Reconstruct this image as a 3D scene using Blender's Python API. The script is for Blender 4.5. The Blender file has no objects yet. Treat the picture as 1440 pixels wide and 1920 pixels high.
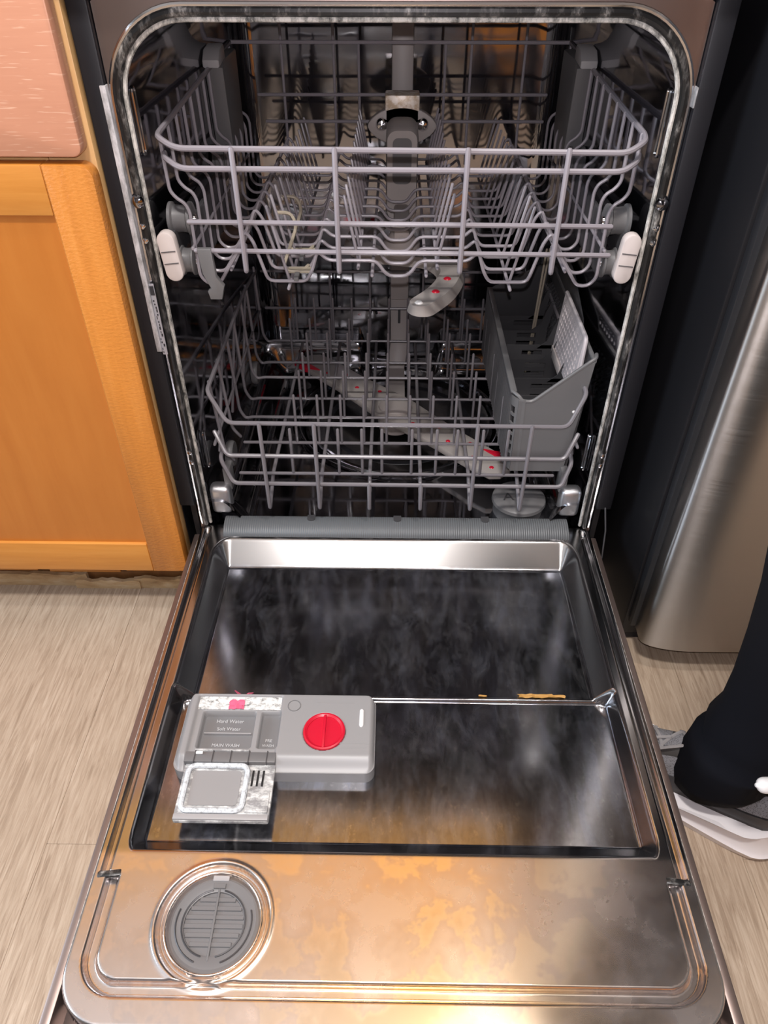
import bpy, bmesh, math, random
import numpy as np
from mathutils import Matrix, Vector

S = bpy.context.scene
COL = S.collection
PI = math.pi

# ------------------------------------------------------------------ camera, world, lights, exposure
cam_d = bpy.data.cameras.new('camera')
cam_d.sensor_fit = 'HORIZONTAL'; cam_d.sensor_width = 36.0; cam_d.lens = 36.0 * 1376 / 1440
cam_d.clip_start = 0.02; cam_d.clip_end = 60
CAM = bpy.data.objects.new('camera', cam_d); COL.objects.link(CAM)
CAM.location = (-0.0036, -0.8543, 0.9037)
CAM.rotation_euler = (math.radians(50), 0, 0.0150)
S.camera = CAM

S.view_settings.view_transform = 'Standard'; S.view_settings.look = 'None'
S.view_settings.gamma = 1.0; S.view_settings.use_curve_mapping = False
S.view_settings.exposure = 0.2

W = bpy.data.worlds.new('room_world'); S.world = W; W.use_nodes = True
W.node_tree.nodes['Background'].inputs[0].default_value = (1.0, 0.95, 0.90, 1)
W.node_tree.nodes['Background'].inputs[1].default_value = 0.16

def area(name, loc, size, power, col, rot=(0, 0, 0), sy=None):
    d = bpy.data.lights.new(name, 'AREA'); d.energy = power; d.color = col; d.size = size
    if sy: d.shape = 'RECTANGLE'; d.size_y = sy
    o = bpy.data.objects.new(name, d); COL.objects.link(o); o.location = loc; o.rotation_euler = rot
    return o
area('ceiling_lamp_light', (-0.15, -1.00, 2.40), 0.30, 34, (1.0, 0.95, 0.92), sy=0.16)
area('counter_lamp_light', (0.45, -0.42, 2.40), 0.12, 9, (1.0, 0.94, 0.90), sy=0.12)
area('window_daylight', (-2.05, -0.75, 1.35), 1.0, 30, (0.74, 0.86, 1.0), rot=(0, -PI / 2, 0), sy=1.0)
fl = bpy.data.lights.new('phone_flash', 'POINT'); fl.energy = 11.0; fl.color = (1.0, 0.93, 0.98); fl.shadow_soft_size = 0.004
FL = bpy.data.objects.new('phone_flash', fl); COL.objects.link(FL); FL.location = (-0.0036, -0.845, 0.9337)

# ------------------------------------------------------------------ materials
def mat(name, col, rough=0.5, metal=0.0, spec=0.5, coat=0.0, trans=0.0):
    m = bpy.data.materials.new(name); m.use_nodes = True
    b = m.node_tree.nodes['Principled BSDF']
    b.inputs['Base Color'].default_value = (*col, 1); b.inputs['Roughness'].default_value = rough
    b.inputs['Metallic'].default_value = metal; b.inputs['Specular IOR Level'].default_value = spec
    b.inputs['Coat Weight'].default_value = coat; b.inputs['Coat Roughness'].default_value = 0.15
    b.inputs['Transmission Weight'].default_value = trans
    return m
class NT:
    def __init__(s, m): s.m = m; s.t = m.node_tree; s.b = s.t.nodes['Principled BSDF']
    def n(s, typ, **k):
        x = s.t.nodes.new(typ)
        for a, v in k.items(): setattr(x, a, v)
        return x
    def l(s, a, b): s.t.links.new(a, b)
    def coord(s, scale=(1, 1, 1), rot=(0, 0, 0), kind='Object'):
        c = s.n('ShaderNodeTexCoord'); mp = s.n('ShaderNodeMapping')
        mp.inputs['Scale'].default_value = scale; mp.inputs['Rotation'].default_value = rot
        s.l(c.outputs[kind], mp.inputs[0]); return mp.outputs[0]
    def noise(s, vec, scale, detail=4, rough=0.55, dist=0.0):
        x = s.n('ShaderNodeTexNoise'); x.inputs['Scale'].default_value = scale
        x.inputs['Detail'].default_value = detail; x.inputs['Roughness'].default_value = rough
        x.inputs['Distortion'].default_value = dist; s.l(vec, x.inputs['Vector']); return x.outputs['Fac']
    def ramp(s, fac, stops):
        x = s.n('ShaderNodeValToRGB'); e = x.color_ramp.elements
        while len(e) < len(stops): e.new(0.5)
        for i, (p, c) in enumerate(stops):
            e[i].position = p; e[i].color = c if len(c) == 4 else (*c, 1)
        s.l(fac, x.inputs[0]); return x.outputs[0]
    def mix(s, fac, a, b, mode='MIX'):
        x = s.n('ShaderNodeMix', data_type='RGBA', blend_type=mode)
        for v, i in ((fac, 0), (a, 6), (b, 7)):
            if isinstance(v, (int, float)): x.inputs[i].default_value = v
            elif isinstance(v, tuple): x.inputs[i].default_value = (*v, 1) if len(v) == 3 else v
            else: s.l(v, x.inputs[i])
        return x.outputs[2]
    def math(s, op, a, b=0.0, clamp=False):
        x = s.n('ShaderNodeMath', operation=op, use_clamp=clamp)
        for v, i in ((a, 0), (b, 1)):
            if isinstance(v, (int, float)): x.inputs[i].default_value = v
            else: s.l(v, x.inputs[i])
        return x.outputs[0]
    def bump(s, h, strength=0.3, dist=0.002):
        x = s.n('ShaderNodeBump'); x.inputs['Strength'].default_value = strength
        x.inputs['Distance'].default_value = dist; s.l(h, x.inputs['Height']); s.l(x.outputs[0], s.b.inputs['Normal'])
    def col(s, v): s.l(v, s.b.inputs['Base Color'])
    def rough(s, v): s.l(v, s.b.inputs['Roughness'])
G = lambda v: (v, v, v)

M = {}
M['tub'] = mat('tub_steel', (0.34, 0.34, 0.36), 0.08, 1)
t = NT(M['tub']); v = t.coord((6, 6, 6)); t.rough(t.ramp(t.noise(v, 3, 5), [(0.3, G(0.03)), (0.75, G(0.13))]))
t.bump(t.noise(t.coord((5, 5, 5)), 2.0, 2), 0.05, 0.01)
M['trim'] = mat('trim_steel', (0.62, 0.61, 0.62), 0.16, 1)
M['satin'] = mat('satin_steel', (0.75, 0.75, 0.77), 0.4, 1)
M['frame'] = mat('frame_steel', (0.34, 0.27, 0.24), 0.38, 1)
M['black'] = mat('black_rubber', (0.012, 0.012, 0.014), 0.42)
M['blackplastic'] = mat('black_plastic', (0.010, 0.010, 0.013), 0.5, 0, 0.35)
M['gasket'] = mat('gasket_rubber', (0.015, 0.015, 0.016), 0.35)
t = NT(M['gasket']); nz = t.noise(t.coord((40, 40, 14)), 2.2, 6, 0.7)
t.col(t.ramp(nz, [(0.50, G(0.012)), (0.60, (0.10, 0.095, 0.09)), (0.70, (0.42, 0.40, 0.37))]))
M['lime'] = mat('lime_crust', (0.5, 0.48, 0.45), 0.6)
t = NT(M['lime']); nz = t.noise(t.coord((60, 60, 22)), 2.0, 6, 0.75)
t.col(t.ramp(nz, [(0.34, G(0.04)), (0.46, (0.36, 0.35, 0.32)), (0.60, (0.74, 0.71, 0.66))]))
M['dirtywhite'] = mat('scuffed_white_steel', (0.6, 0.59, 0.6), 0.45)
t = NT(M['dirtywhite']); nz = t.noise(t.coord((30, 30, 12)), 2.5, 6, 0.7)
t.col(t.ramp(nz, [(0.35, G(0.22)), (0.6, (0.62, 0.61, 0.63))]))
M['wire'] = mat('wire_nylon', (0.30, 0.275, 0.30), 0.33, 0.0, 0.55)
M['plastic'] = mat('grey_plastic', (0.145, 0.142, 0.143), 0.42)
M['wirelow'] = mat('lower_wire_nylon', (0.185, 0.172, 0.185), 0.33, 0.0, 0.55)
M['plasticm'] = mat('mid_grey_plastic', (0.085, 0.083, 0.086), 0.42)
M['plasticl'] = mat('light_grey_plastic', (0.34, 0.33, 0.33), 0.4)
M['tube'] = mat('feed_tube_plastic', (0.42, 0.38, 0.36), 0.42)
M['plasticd'] = mat('dark_grey_plastic', (0.055, 0.054, 0.057), 0.4)
M['beige'] = mat('beige_plastic', (0.62, 0.55, 0.52), 0.4)
M['clip'] = mat('cream_clip_plastic', (0.40, 0.35, 0.27), 0.45)
M['flap'] = mat('pale_plastic', (0.62, 0.57, 0.58), 0.45)
M['arm'] = mat('spray_arm_plastic', (0.36, 0.33, 0.31), 0.35)
M['red'] = mat('red_plastic', (0.55, 0.008, 0.03), 0.3)
M['pink'] = mat('pink_paper', (0.72, 0.12, 0.22), 0.8)
M['crumb'] = mat('dried_food', (0.45, 0.24, 0.06), 0.7)
M['white'] = mat('white_plastic', (0.8, 0.79, 0.78), 0.4)
M['limewhite'] = mat('lime_deposit', (0.66, 0.70, 0.73), 0.7)
t = NT(M['limewhite']); nz = t.noise(t.coord((90, 90, 90)), 2.5, 6, 0.7)
t.col(t.ramp(nz, [(0.34, (0.33, 0.34, 0.34)), (0.52, (0.64, 0.68, 0.71))]))
M['crust'] = mat('crusted_grey_plastic', (0.3, 0.3, 0.3), 0.55)
t = NT(M['crust']); nz = t.noise(t.coord((22, 40, 22)), 2.6, 7, 0.68)
t.col(t.ramp(nz, [(0.45, (0.25, 0.245, 0.245)), (0.53, (0.42, 0.42, 0.41)), (0.62, (0.68, 0.68, 0.66))]))
M['limeband'] = mat('heavy_lime_crust', (0.7, 0.7, 0.68), 0.7)
t = NT(M['limeband']); nz = t.noise(t.coord((50, 70, 50)), 2.6, 7, 0.72)
t.col(t.ramp(nz, [(0.34, G(0.10)), (0.44, (0.45, 0.45, 0.43)), (0.54, (0.76, 0.76, 0.74))]))
M['disp'] = mat('dispenser_plastic', (0.27, 0.265, 0.265), 0.40)
M['cupin'] = mat('dispenser_cup_plastic', (0.17, 0.168, 0.17), 0.4)
M['chrome'] = mat('chrome', (0.75, 0.75, 0.76), 0.12, 1)
M['lens'] = mat('clear_white_lens', (0.88, 0.88, 0.88), 0.08, 0, 0.8)  # white base colour stands for the flash glare on the indicator
M['bronze'] = mat('stained_metal', (0.85, 0.74, 0.60), 0.4, 0.2)
t = NT(M['bronze']); t.col(t.ramp(t.noise(t.coord((60, 60, 60)), 2, 4), [(0.4, (0.62, 0.48, 0.33)), (0.6, (0.92, 0.84, 0.74))]))
M['sump'] = mat('sump_steel', (0.24, 0.24, 0.25), 0.14, 1)
M['filter'] = mat('filter_mesh', (0.12, 0.12, 0.12), 0.5, 0.3)
t = NT(M['filter']); nz = t.noise(t.coord((1, 1, 1)), 700, 3, 0.7)
t.col(t.ramp(nz, [(0.35, G(0.05)), (0.65, G(0.26))])); t.bump(nz, 0.6, 0.001)
M['void'] = mat('dark_void', (0.004, 0.004, 0.005), 0.6)
M['print'] = mat('dark_print', (0.03, 0.03, 0.035), 0.6)
M['sticker'] = mat('silver_sticker', (0.42, 0.42, 0.46), 0.4, 0.3)
M['lighttext'] = mat('pale_print', (0.5, 0.5, 0.5), 0.6)

# door steel: streaky water marks and stains; lip also has painted warm reflection
M['door'] = mat('door_steel', (0.5, 0.5, 0.5), 0.22, 1)
t = NT(M['door'])
o3 = t.coord((1, 1, 1))
sep = t.n('ShaderNodeSeparateXYZ'); t.l(o3, sep.inputs[0])
streak = t.noise(t.coord((14, 3.5, 1)), 3.2, 8, 0.68, 0.6)
blot = t.noise(t.coord((10, 10, 1)), 1.9, 5, 0.58, 0.2)
spot = t.noise(t.coord((55, 40, 1)), 2.2, 5, 0.7)
tray_c = t.ramp(streak, [(0.32, (0.25, 0.25, 0.26)), (0.47, (0.28, 0.28, 0.295)), (0.58, (0.32, 0.335, 0.39)), (0.74, (0.28, 0.29, 0.335))])
tray_c = t.mix(t.ramp(spot, [(0.58, G(0)), (0.68, G(0.4))]), tray_c, (0.58, 0.57, 0.56))
mott = t.noise(t.coord((34, 20, 1)), 2.0, 8, 0.75)
tray_c = t.mix(t.ramp(mott, [(0.42, G(0.35)), (0.55, G(0))]), tray_c, (0.16, 0.16, 0.17))
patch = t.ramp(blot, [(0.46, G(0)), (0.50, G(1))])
lip_refl = t.math('SUBTRACT', 1.0, t.math('MULTIPLY', t.math('ABSOLUTE', t.math('SUBTRACT', sep.outputs[0], 0.03)), 4.6), True)
lip_a = t.mix(lip_refl, (0.80, 0.72, 0.68), (0.97, 0.76, 0.46))  # golden towards the middle: reflected orange wood painted into the lip colour
lip_b = t.mix(lip_refl, (0.70, 0.65, 0.64), (0.78, 0.60, 0.42))
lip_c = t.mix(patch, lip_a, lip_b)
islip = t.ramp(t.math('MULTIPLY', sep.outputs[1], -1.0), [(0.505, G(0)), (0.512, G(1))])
dxm = t.math('SUBTRACT', 1.0, t.math('MULTIPLY', t.math('ABSOLUTE', t.math('ADD', t.math('ADD', sep.outputs[0], 0.1655), t.math('MULTIPLY', t.noise(t.coord((0, 30, 0)), 2.0, 2), 0.006))), 330.0), True)
dym = t.math('SUBTRACT', 1.0, t.math('MULTIPLY', t.math('ABSOLUTE', t.math('ADD', sep.outputs[1], 0.494)), 26.0), True)
drip = t.math('MULTIPLY', t.math('MULTIPLY', dxm, t.math('MULTIPLY', dym, 6.0, True)), 0.6)
isfl = t.ramp(sep.outputs[2], [(0.1325, G(1)), (0.1345, G(0))])
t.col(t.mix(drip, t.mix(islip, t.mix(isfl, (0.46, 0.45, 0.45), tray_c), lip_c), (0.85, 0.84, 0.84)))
rr = t.mix(isfl, G(0.17), t.ramp(streak, [(0.3, G(0.12)), (0.7, G(0.18))]))
t.rough(t.mix(islip, rr, t.ramp(blot, [(0.4, G(0.22)), (0.6, G(0.28))])))
film = t.math('MULTIPLY', t.math('MULTIPLY', t.ramp(t.noise(t.coord((16, 7, 1)), 2.2, 8, 0.72, 0.5), [(0.46, G(0)), (0.66, G(1))]), isfl), 0.09)
t.l(t.math('SUBTRACT', 1.0, film), t.b.inputs['Metallic'])
M['doorouter'] = mat('door_outer_steel', (0.24, 0.185, 0.165), 0.4, 0.8)

# rib pattern of the hinge cover
M['rib'] = mat('ribbed_grey_plastic', (0.115, 0.122, 0.128), 0.42)
t = NT(M['rib']); wv = t.n('ShaderNodeTexWave', bands_direction='X'); wv.inputs['Scale'].default_value = 95
t.l(t.coord(), wv.inputs['Vector']); t.bump(wv.outputs['Fac'], 0.5, 0.0008)

def wood(name, c1, c2, c3, sc=(3, 3, 40), coat=0.35, rough=0.42, bump=0.05):
    m = mat(name, c1, rough, 0, 0.5, coat); t = NT(m); m.node_tree.nodes['Principled BSDF'].inputs['Coat Roughness'].default_value = 0.28
    n1 = t.noise(t.coord(sc), 2.0, 6, 0.6, 0.3); n2 = t.noise(t.coord((2.2, 2.2, 2.2)), 2.0, 3)
    c = t.ramp(n1, [(0.3, c1), (0.5, c2), (0.72, c3)])
    c = t.mix(t.ramp(n2, [(0.35, G(0)), (0.75, G(0.35))]), c, tuple(x * 0.78 for x in c1))
    t.col(c); t.bump(t.noise(t.coord((60, 60, 110)), 3, 3), bump, 0.002); return m
M['wood_v'] = wood('orange_wood_stile', (0.58, 0.205, 0.028), (0.63, 0.23, 0.034), (0.69, 0.27, 0.05), (40, 40, 3), 0.3, 0.42, 0.38)
M['wood_h'] = wood('orange_wood_rail', (0.62, 0.24, 0.036), (0.68, 0.28, 0.048), (0.73, 0.32, 0.065), (4, 30, 60), 0.3)
M['wood_p'] = wood('orange_wood_panel', (0.53, 0.170, 0.021), (0.56, 0.187, 0.025), (0.59, 0.207, 0.031), (26, 26, 3), 0.25)
M['wood_d'] = wood('rosy_wood_drawer', (0.60, 0.275, 0.165), (0.62, 0.29, 0.175), (0.65, 0.31, 0.19), (5, 30, 90), 0.3)
t = NT(M['wood_d']); old = t.b.inputs['Base Color'].links[0].from_socket
dash = t.ramp(t.noise(t.coord((16, 20, 300)), 2.0, 2, 0.5), [(0.62, G(0)), (0.70, G(0.5))]); t.col(t.mix(dash, old, (0.85, 0.58, 0.42)))
M['wood_e'] = wood('pale_wood_edge', (0.62, 0.36, 0.14), (0.68, 0.41, 0.17), (0.72, 0.46, 0.2), (40, 40, 4), 0.1)
M['wood_u'] = mat('upper_cabinet_wood', (0.78, 0.40, 0.11), 0.7, 0, 0.2)  # lightened to brighten the cabinets' reflection in the door lip
M['wood_b'] = wood('brown_wood_side', (0.16, 0.07, 0.025), (0.20, 0.09, 0.03), (0.24, 0.11, 0.04), (30, 30, 3), 0.1)
M['rough_wood'] = wood('splintered_toe_wood', (0.30, 0.18, 0.08), (0.52, 0.36, 0.19), (0.66, 0.53, 0.35), (8, 8, 30), 0.0, 0.8, 0.5)

M['plank'] = mat('plank_oak', (0.5, 0.4, 0.3), 0.45)
t = NT(M['plank']); oi = t.n('ShaderNodeObjectInfo')
ad = t.n('ShaderNodeVectorMath', operation='ADD'); cm = t.n('ShaderNodeCombineXYZ')
t.l(t.math('MULTIPLY', oi.outputs['Random'], 37.0), cm.inputs[0]); t.l(t.math('MULTIPLY', oi.outputs['Random'], 91.0), cm.inputs[1])
c0 = t.n('ShaderNodeTexCoord'); t.l(c0.outputs['Object'], ad.inputs[0]); t.l(cm.outputs[0], ad.inputs[1])
mp = t.n('ShaderNodeMapping'); mp.inputs['Scale'].default_value = (70, 4.0, 1); t.l(ad.outputs[0], mp.inputs[0])
mp2 = t.n('ShaderNodeMapping'); mp2.inputs['Scale'].default_value = (7, 1.3, 1); t.l(ad.outputs[0], mp2.inputs[0])
g1 = t.noise(mp.outputs[0], 3.4, 6, 0.65, 1.2); g2 = t.noise(mp2.outputs[0], 1.6, 3, 0.5, 1.5)
c = t.ramp(g1, [(0.32, (0.27, 0.195, 0.135)), (0.48, (0.41, 0.315, 0.23)), (0.66, (0.53, 0.43, 0.33))])
c = t.mix(t.ramp(g2, [(0.35, G(0)), (0.7, G(0.45))]), c, (0.37, 0.285, 0.205))
t.col(c); t.bump(g1, 0.10, 0.001)
M['gap'] = mat('floor_gap', (0.36, 0.275, 0.20), 0.7)

M['fridge_steel'] = mat('brushed_fridge_steel', (0.50, 0.475, 0.45), 0.3, 1)
t = NT(M['fridge_steel']); n1 = t.noise(t.coord((3, 3, 420)), 2, 3); t.rough(t.ramp(n1, [(0.3, G(0.32)), (0.7, G(0.38))]))
tg = t.n('ShaderNodeTangent', direction_type='RADIAL', axis='Z'); t.l(tg.outputs[0], t.b.inputs['Tangent']); t.b.inputs['Anisotropic'].default_value = 0.9; t.b.inputs['Anisotropic Rotation'].default_value = 0.25
M['fridge_black'] = mat('fridge_black_side', (0.006, 0.006, 0.008), 0.5)
M['fridge_edge'] = mat('fridge_dark_liner', (0.016, 0.017, 0.02), 0.45)
M['wall'] = mat('painted_wall', (0.62, 0.58, 0.53), 0.7)
M['wallf'] = mat('far_wall_paint', (0.17, 0.16, 0.165), 0.7)
M['ceiling'] = mat('ceiling_paint', (0.86, 0.83, 0.79), 0.8)
M['counter'] = mat('counter_stone', (0.16, 0.14, 0.13), 0.3)
M['trouser'] = mat('black_fabric', (0.0065, 0.007, 0.010), 0.9, 0, 0.12)
M['sole'] = mat('white_foam', (0.80, 0.77, 0.78), 0.6)
M['shoe'] = mat('dark_shoe_leather', (0.05, 0.046, 0.043), 0.5)
M['meshgrey'] = mat('grey_shoe_mesh', (0.26, 0.26, 0.28), 0.8)
t = NT(M['meshgrey']); vo = t.n('ShaderNodeTexVoronoi'); vo.inputs['Scale'].default_value = 620; t.l(t.coord(), vo.inputs['Vector'])
t.col(t.ramp(vo.outputs['Distance'], [(0.1, G(0.05)), (0.5, (0.22, 0.22, 0.235))]))
M['lace'] = mat('grey_lace', (0.30, 0.29, 0.29), 0.7)

# ------------------------------------------------------------------ helpers
def wm(o):
    w = Matrix.Translation(o.location) @ o.rotation_euler.to_matrix().to_4x4()
    return w if o.parent is None else wm(o.parent) @ o.matrix_parent_inverse @ w
def par(o, p):
    if p is not None:
        o.parent = p; o.matrix_parent_inverse = wm(p).inverted()
    return o
def obj(name, vf, m, parent=None, smooth=True, sharp=35, loc=None):
    if isinstance(vf, bpy.types.Mesh): me = vf
    else:
        vs, fs = vf
        me = bpy.data.meshes.new(name); me.from_pydata([tuple(map(float, x)) for x in vs], [], [tuple(x) for x in fs]); finish(me, smooth, sharp)
    o = bpy.data.objects.new(name, me); COL.objects.link(o)
    if m is not None and not me.materials: me.materials.append(M[m] if isinstance(m, str) else m)
    if loc: o.location = loc
    return par(o, parent)
def finish(me, smooth=True, sharp=35):
    bm = bmesh.new(); bm.from_mesh(me); bmesh.ops.recalc_face_normals(bm, faces=bm.faces); bm.to_mesh(me); bm.free()
    if smooth:
        me.polygons.foreach_set('use_smooth', [True] * len(me.polygons))
        if sharp: me.set_sharp_from_angle(angle=math.radians(sharp))
def thing(name, label, cat, loc, group=None):
    o = bpy.data.objects.new(name, None); COL.objects.link(o); o.location = loc; o.empty_display_size = 0.05
    o['label'] = label; o['category'] = cat
    if group: o['group'] = group
    return o
def tag(o, label, cat, group=None):
    o['label'] = label; o['category'] = cat
    if group: o['group'] = group
    return o
def join(*parts):
    V, F = [], []
    for vs, fs in parts:
        n = len(V); V += list(vs); F += [[i + n for i in f] for f in fs]
    return V, F
def fillet(pts, rad, n=4):
    P = [Vector(p) for p in pts]; out = [P[0]]
    for i in range(1, len(P) - 1):
        a, b, c = P[i - 1], P[i], P[i + 1]; u, w = (a - b), (c - b)
        r = rad[i] if isinstance(rad, (list, tuple)) else rad
        d = min(r, u.length * 0.45, w.length * 0.45)
        if d < 1e-5 or u.angle(w, PI) > PI - 0.02: out.append(b); continue
        p0, p1 = b + u.normalized() * d, b + w.normalized() * d
        for k in range(n + 1):
            s = k / n; out.append(p0 * (1 - s) ** 2 + b * 2 * s * (1 - s) + p1 * s * s)
    out.append(P[-1]); return out
def tube(pts, r, seg=8, closed=False, cap=True):
    P = [Vector(p) for p in pts]; n = len(P)
    rad = r if isinstance(r, (list, tuple)) else [r] * n
    T = []
    for i in range(n):
        a = P[(i - 1) % n] if (closed or i > 0) else P[i]; b = P[(i + 1) % n] if (closed or i < n - 1) else P[i]
        T.append((b - a).normalized())
    nrm = T[0].orthogonal().normalized(); V, F = [], []; rings = []
    def ring(c, t_, nn, rr):
        bn = t_.cross(nn); s = len(V)
        for k in range(seg):
            a = 2 * PI * k / seg; V.append(c + nn * (math.cos(a) * rr) + bn * (math.sin(a) * rr))
        rings.append(s)
    for i in range(n):
        if i: nrm = (nrm - T[i] * nrm.dot(T[i])).normalized()
        if i == 0 and cap and not closed: ring(P[0] - T[0] * rad[0] * 0.6, T[0], nrm, rad[0] * 0.6)
        ring(P[i], T[i], nrm, rad[i])
        if i == n - 1 and cap and not closed: ring(P[i] + T[i] * rad[i] * 0.6, T[i], nrm, rad[i] * 0.6)
    R = len(rings)
    for i in range(R if closed else R - 1):
        a, b = rings[i], rings[(i + 1) % R]
        for k in range(seg): F.append([a + k, a + (k + 1) % seg, b + (k + 1) % seg, b + k])
    if not closed:
        F.append(list(range(rings[0], rings[0] + seg))[::-1]); F.append(list(range(rings[-1], rings[-1] + seg)))
    return V, F
def box(x0, x1, y0, y1, z0, z1, bev=0.0, seg=2):
    bm = bmesh.new()
    vs = [bm.verts.new((x, y, z)) for x in (x0, x1) for y in (y0, y1) for z in (z0, z1)]
    for f in ((0, 1, 3, 2), (4, 6, 7, 5), (0, 4, 5, 1), (2, 3, 7, 6), (0, 2, 6, 4), (1, 5, 7, 3)): bm.faces.new([vs[i] for i in f])
    bmesh.ops.recalc_face_normals(bm, faces=bm.faces)
    if bev > 0: bmesh.ops.bevel(bm, geom=bm.edges[:], offset=bev, segments=seg, profile=0.5, affect='EDGES')
    bm.verts.index_update(); r = ([v.co.copy() for v in bm.verts], [[v.index for v in f.verts] for f in bm.faces]); bm.free(); return r
def xf(vf, mtx): return [mtx @ Vector(v) for v in vf[0]], vf[1]
AX = {'x': lambda u, v, w: (w, u, v), 'y': lambda u, v, w: (u, w, v), 'z': lambda u, v, w: (u, v, w)}
def extrude(poly, axis, w0, w1, bev=0.0):
    """poly in the two other axes (x: (y,z); y: (x,z); z: (x,y))"""
    bm = bmesh.new(); f = AX[axis]
    a = [bm.verts.new(f(u, v, w0)) for u, v in poly]; b = [bm.verts.new(f(u, v, w1)) for u, v in poly]
    n = len(poly); e = []
    fa = bm.faces.new(a); fb = bm.faces.new(b[::-1])
    for i in range(n): bm.faces.new((a[i], b[i], b[(i + 1) % n], a[(i + 1) % n]))
    bmesh.ops.recalc_face_normals(bm, faces=bm.faces)
    if bev > 0: bmesh.ops.bevel(bm, geom=list(fa.edges) + list(fb.edges), offset=bev, segments=2, profile=0.5, affect='EDGES')
    bm.verts.index_update(); r = ([v.co.copy() for v in bm.verts], [[v.index for v in q.verts] for q in bm.faces]); bm.free(); return r
def rrect(x0, x1, y0, y1, r, n=6):
    if not isinstance(r, (list, tuple)): r = [r] * 4
    out = []
    for (cx, cy, a0, rr) in ((x1 - r[0], y1 - r[0], 0, r[0]), (x0 + r[1], y1 - r[1], 90, r[1]), (x0 + r[2], y0 + r[2], 180, r[2]), (x1 - r[3], y0 + r[3], 270, r[3])):
        if rr < 1e-6: out.append((cx, cy)); continue
        for k in range(n + 1):
            a = math.radians(a0 + 90 * k / n); out.append((cx + rr * math.cos(a), cy + rr * math.sin(a)))
    return out
def lathe(prof, c, seg=32, axis='z'):
    V, F = [], []; f = AX[axis]
    for r, h in prof:
        for k in range(seg):
            a = 2 * PI * k / seg; V.append(Vector(f(r * math.cos(a), r * math.sin(a), h)) + Vector(c))
    for i in range(len(prof) - 1):
        for k in range(seg): F.append([i * seg + k, i * seg + (k + 1) % seg, (i + 1) * seg + (k + 1) % seg, (i + 1) * seg + k])
    if prof[0][0] > 1e-6: F.append(list(range(seg))[::-1])
    if prof[-1][0] > 1e-6: F.append(list(range((len(prof) - 1) * seg, len(prof) * seg)))
    return V, F
def loft(rings, cap0=True, cap1=True):
    V, F = [], []; n = len(rings[0])
    for r in rings: V += [Vector(p) for p in r]
    for i in range(len(rings) - 1):
        for k in range(n): F.append([i * n + k, i * n + (k + 1) % n, (i + 1) * n + (k + 1) % n, (i + 1) * n + k])
    if cap0: F.append(list(range(n))[::-1])
    if cap1: F.append(list(range((len(rings) - 1) * n, len(rings) * n)))
    return V, F
def field(name, xs, ys, fz, m, parent, keep=None):
    X, Y = np.meshgrid(xs, ys, indexing='ij'); Z = fz(X, Y); nx, ny = X.shape
    co = np.stack([X, Y, Z], -1).reshape(-1, 3)
    idx = np.arange(nx * ny).reshape(nx, ny)
    q = np.stack([idx[:-1, :-1], idx[1:, :-1], idx[1:, 1:], idx[:-1, 1:]], -1).reshape(-1, 4)
    if keep is not None:
        kc = keep(X, Y).reshape(-1); q = q[kc[q].all(1)]
    me = bpy.data.meshes.new(name); me.vertices.add(len(co)); me.vertices.foreach_set('co', co.astype(np.float32).ravel())
    me.loops.add(q.size); me.loops.foreach_set('vertex_index', q.ravel().astype(np.int32))
    me.polygons.add(len(q)); me.polygons.foreach_set('loop_start', (np.arange(len(q)) * 4).astype(np.int32))
    me.polygons.foreach_set('loop_total', np.full(len(q), 4, np.int32)); me.update(calc_edges=True); me.validate()
    me.polygons.foreach_set('use_smooth', [True] * len(me.polygons))
    return obj(name, me, m, parent)
def perf(us, vs, hole, th, place):
    """plate on a grid of cells; cells with hole(u,v) true are left open; place(u,v,w)->point"""
    nu, nv = len(us) - 1, len(vs) - 1
    solid = [[not hole((us[i] + us[i + 1]) / 2, (vs[j] + vs[j + 1]) / 2) for j in range(nv)] for i in range(nu)]
    V, F, ix = [], [], {}
    def vid(i, j, k):
        if (i, j, k) not in ix: ix[(i, j, k)] = len(V); V.append(Vector(place(us[i], vs[j], (-th / 2, th / 2)[k])))
        return ix[(i, j, k)]
    S_ = lambda i, j: 0 <= i < nu and 0 <= j < nv and solid[i][j]
    for i in range(nu):
        for j in range(nv):
            if not solid[i][j]: continue
            for k in (0, 1): F.append([vid(i, j, k), vid(i + 1, j, k), vid(i + 1, j + 1, k), vid(i, j + 1, k)])
            for (di, dj, a, b) in ((-1, 0, (i, j), (i, j + 1)), (1, 0, (i + 1, j), (i + 1, j + 1)), (0, -1, (i, j), (i + 1, j)), (0, 1, (i, j + 1), (i + 1, j + 1))):
                if not S_(i + di, j + dj): F.append([vid(*a, 0), vid(*b, 0), vid(*b, 1), vid(*a, 1)])
    return V, F
def text(s, size, m, parent, loc, rot=(0, 0, 0), name='lettering'):
    c = bpy.data.curves.new('txt', 'FONT'); c.body = s; c.size = size; c.align_x = 'CENTER'; c.align_y = 'CENTER'; c.extrude = 0.0002
    tmp = bpy.data.objects.new('txt', c); COL.objects.link(tmp)
    me = bpy.data.meshes.new_from_object(tmp); bpy.data.objects.remove(tmp); me.materials.clear()
    o = obj(name, me, m); o.location = loc; o.rotation_euler = rot
    if parent is not None: par(o, parent)
    return o
sm = lambda a, b, x: (lambda t_: t_ * t_ * (3 - 2 * t_))(np.clip((x - a) / (b - a), 0, 1))

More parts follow.
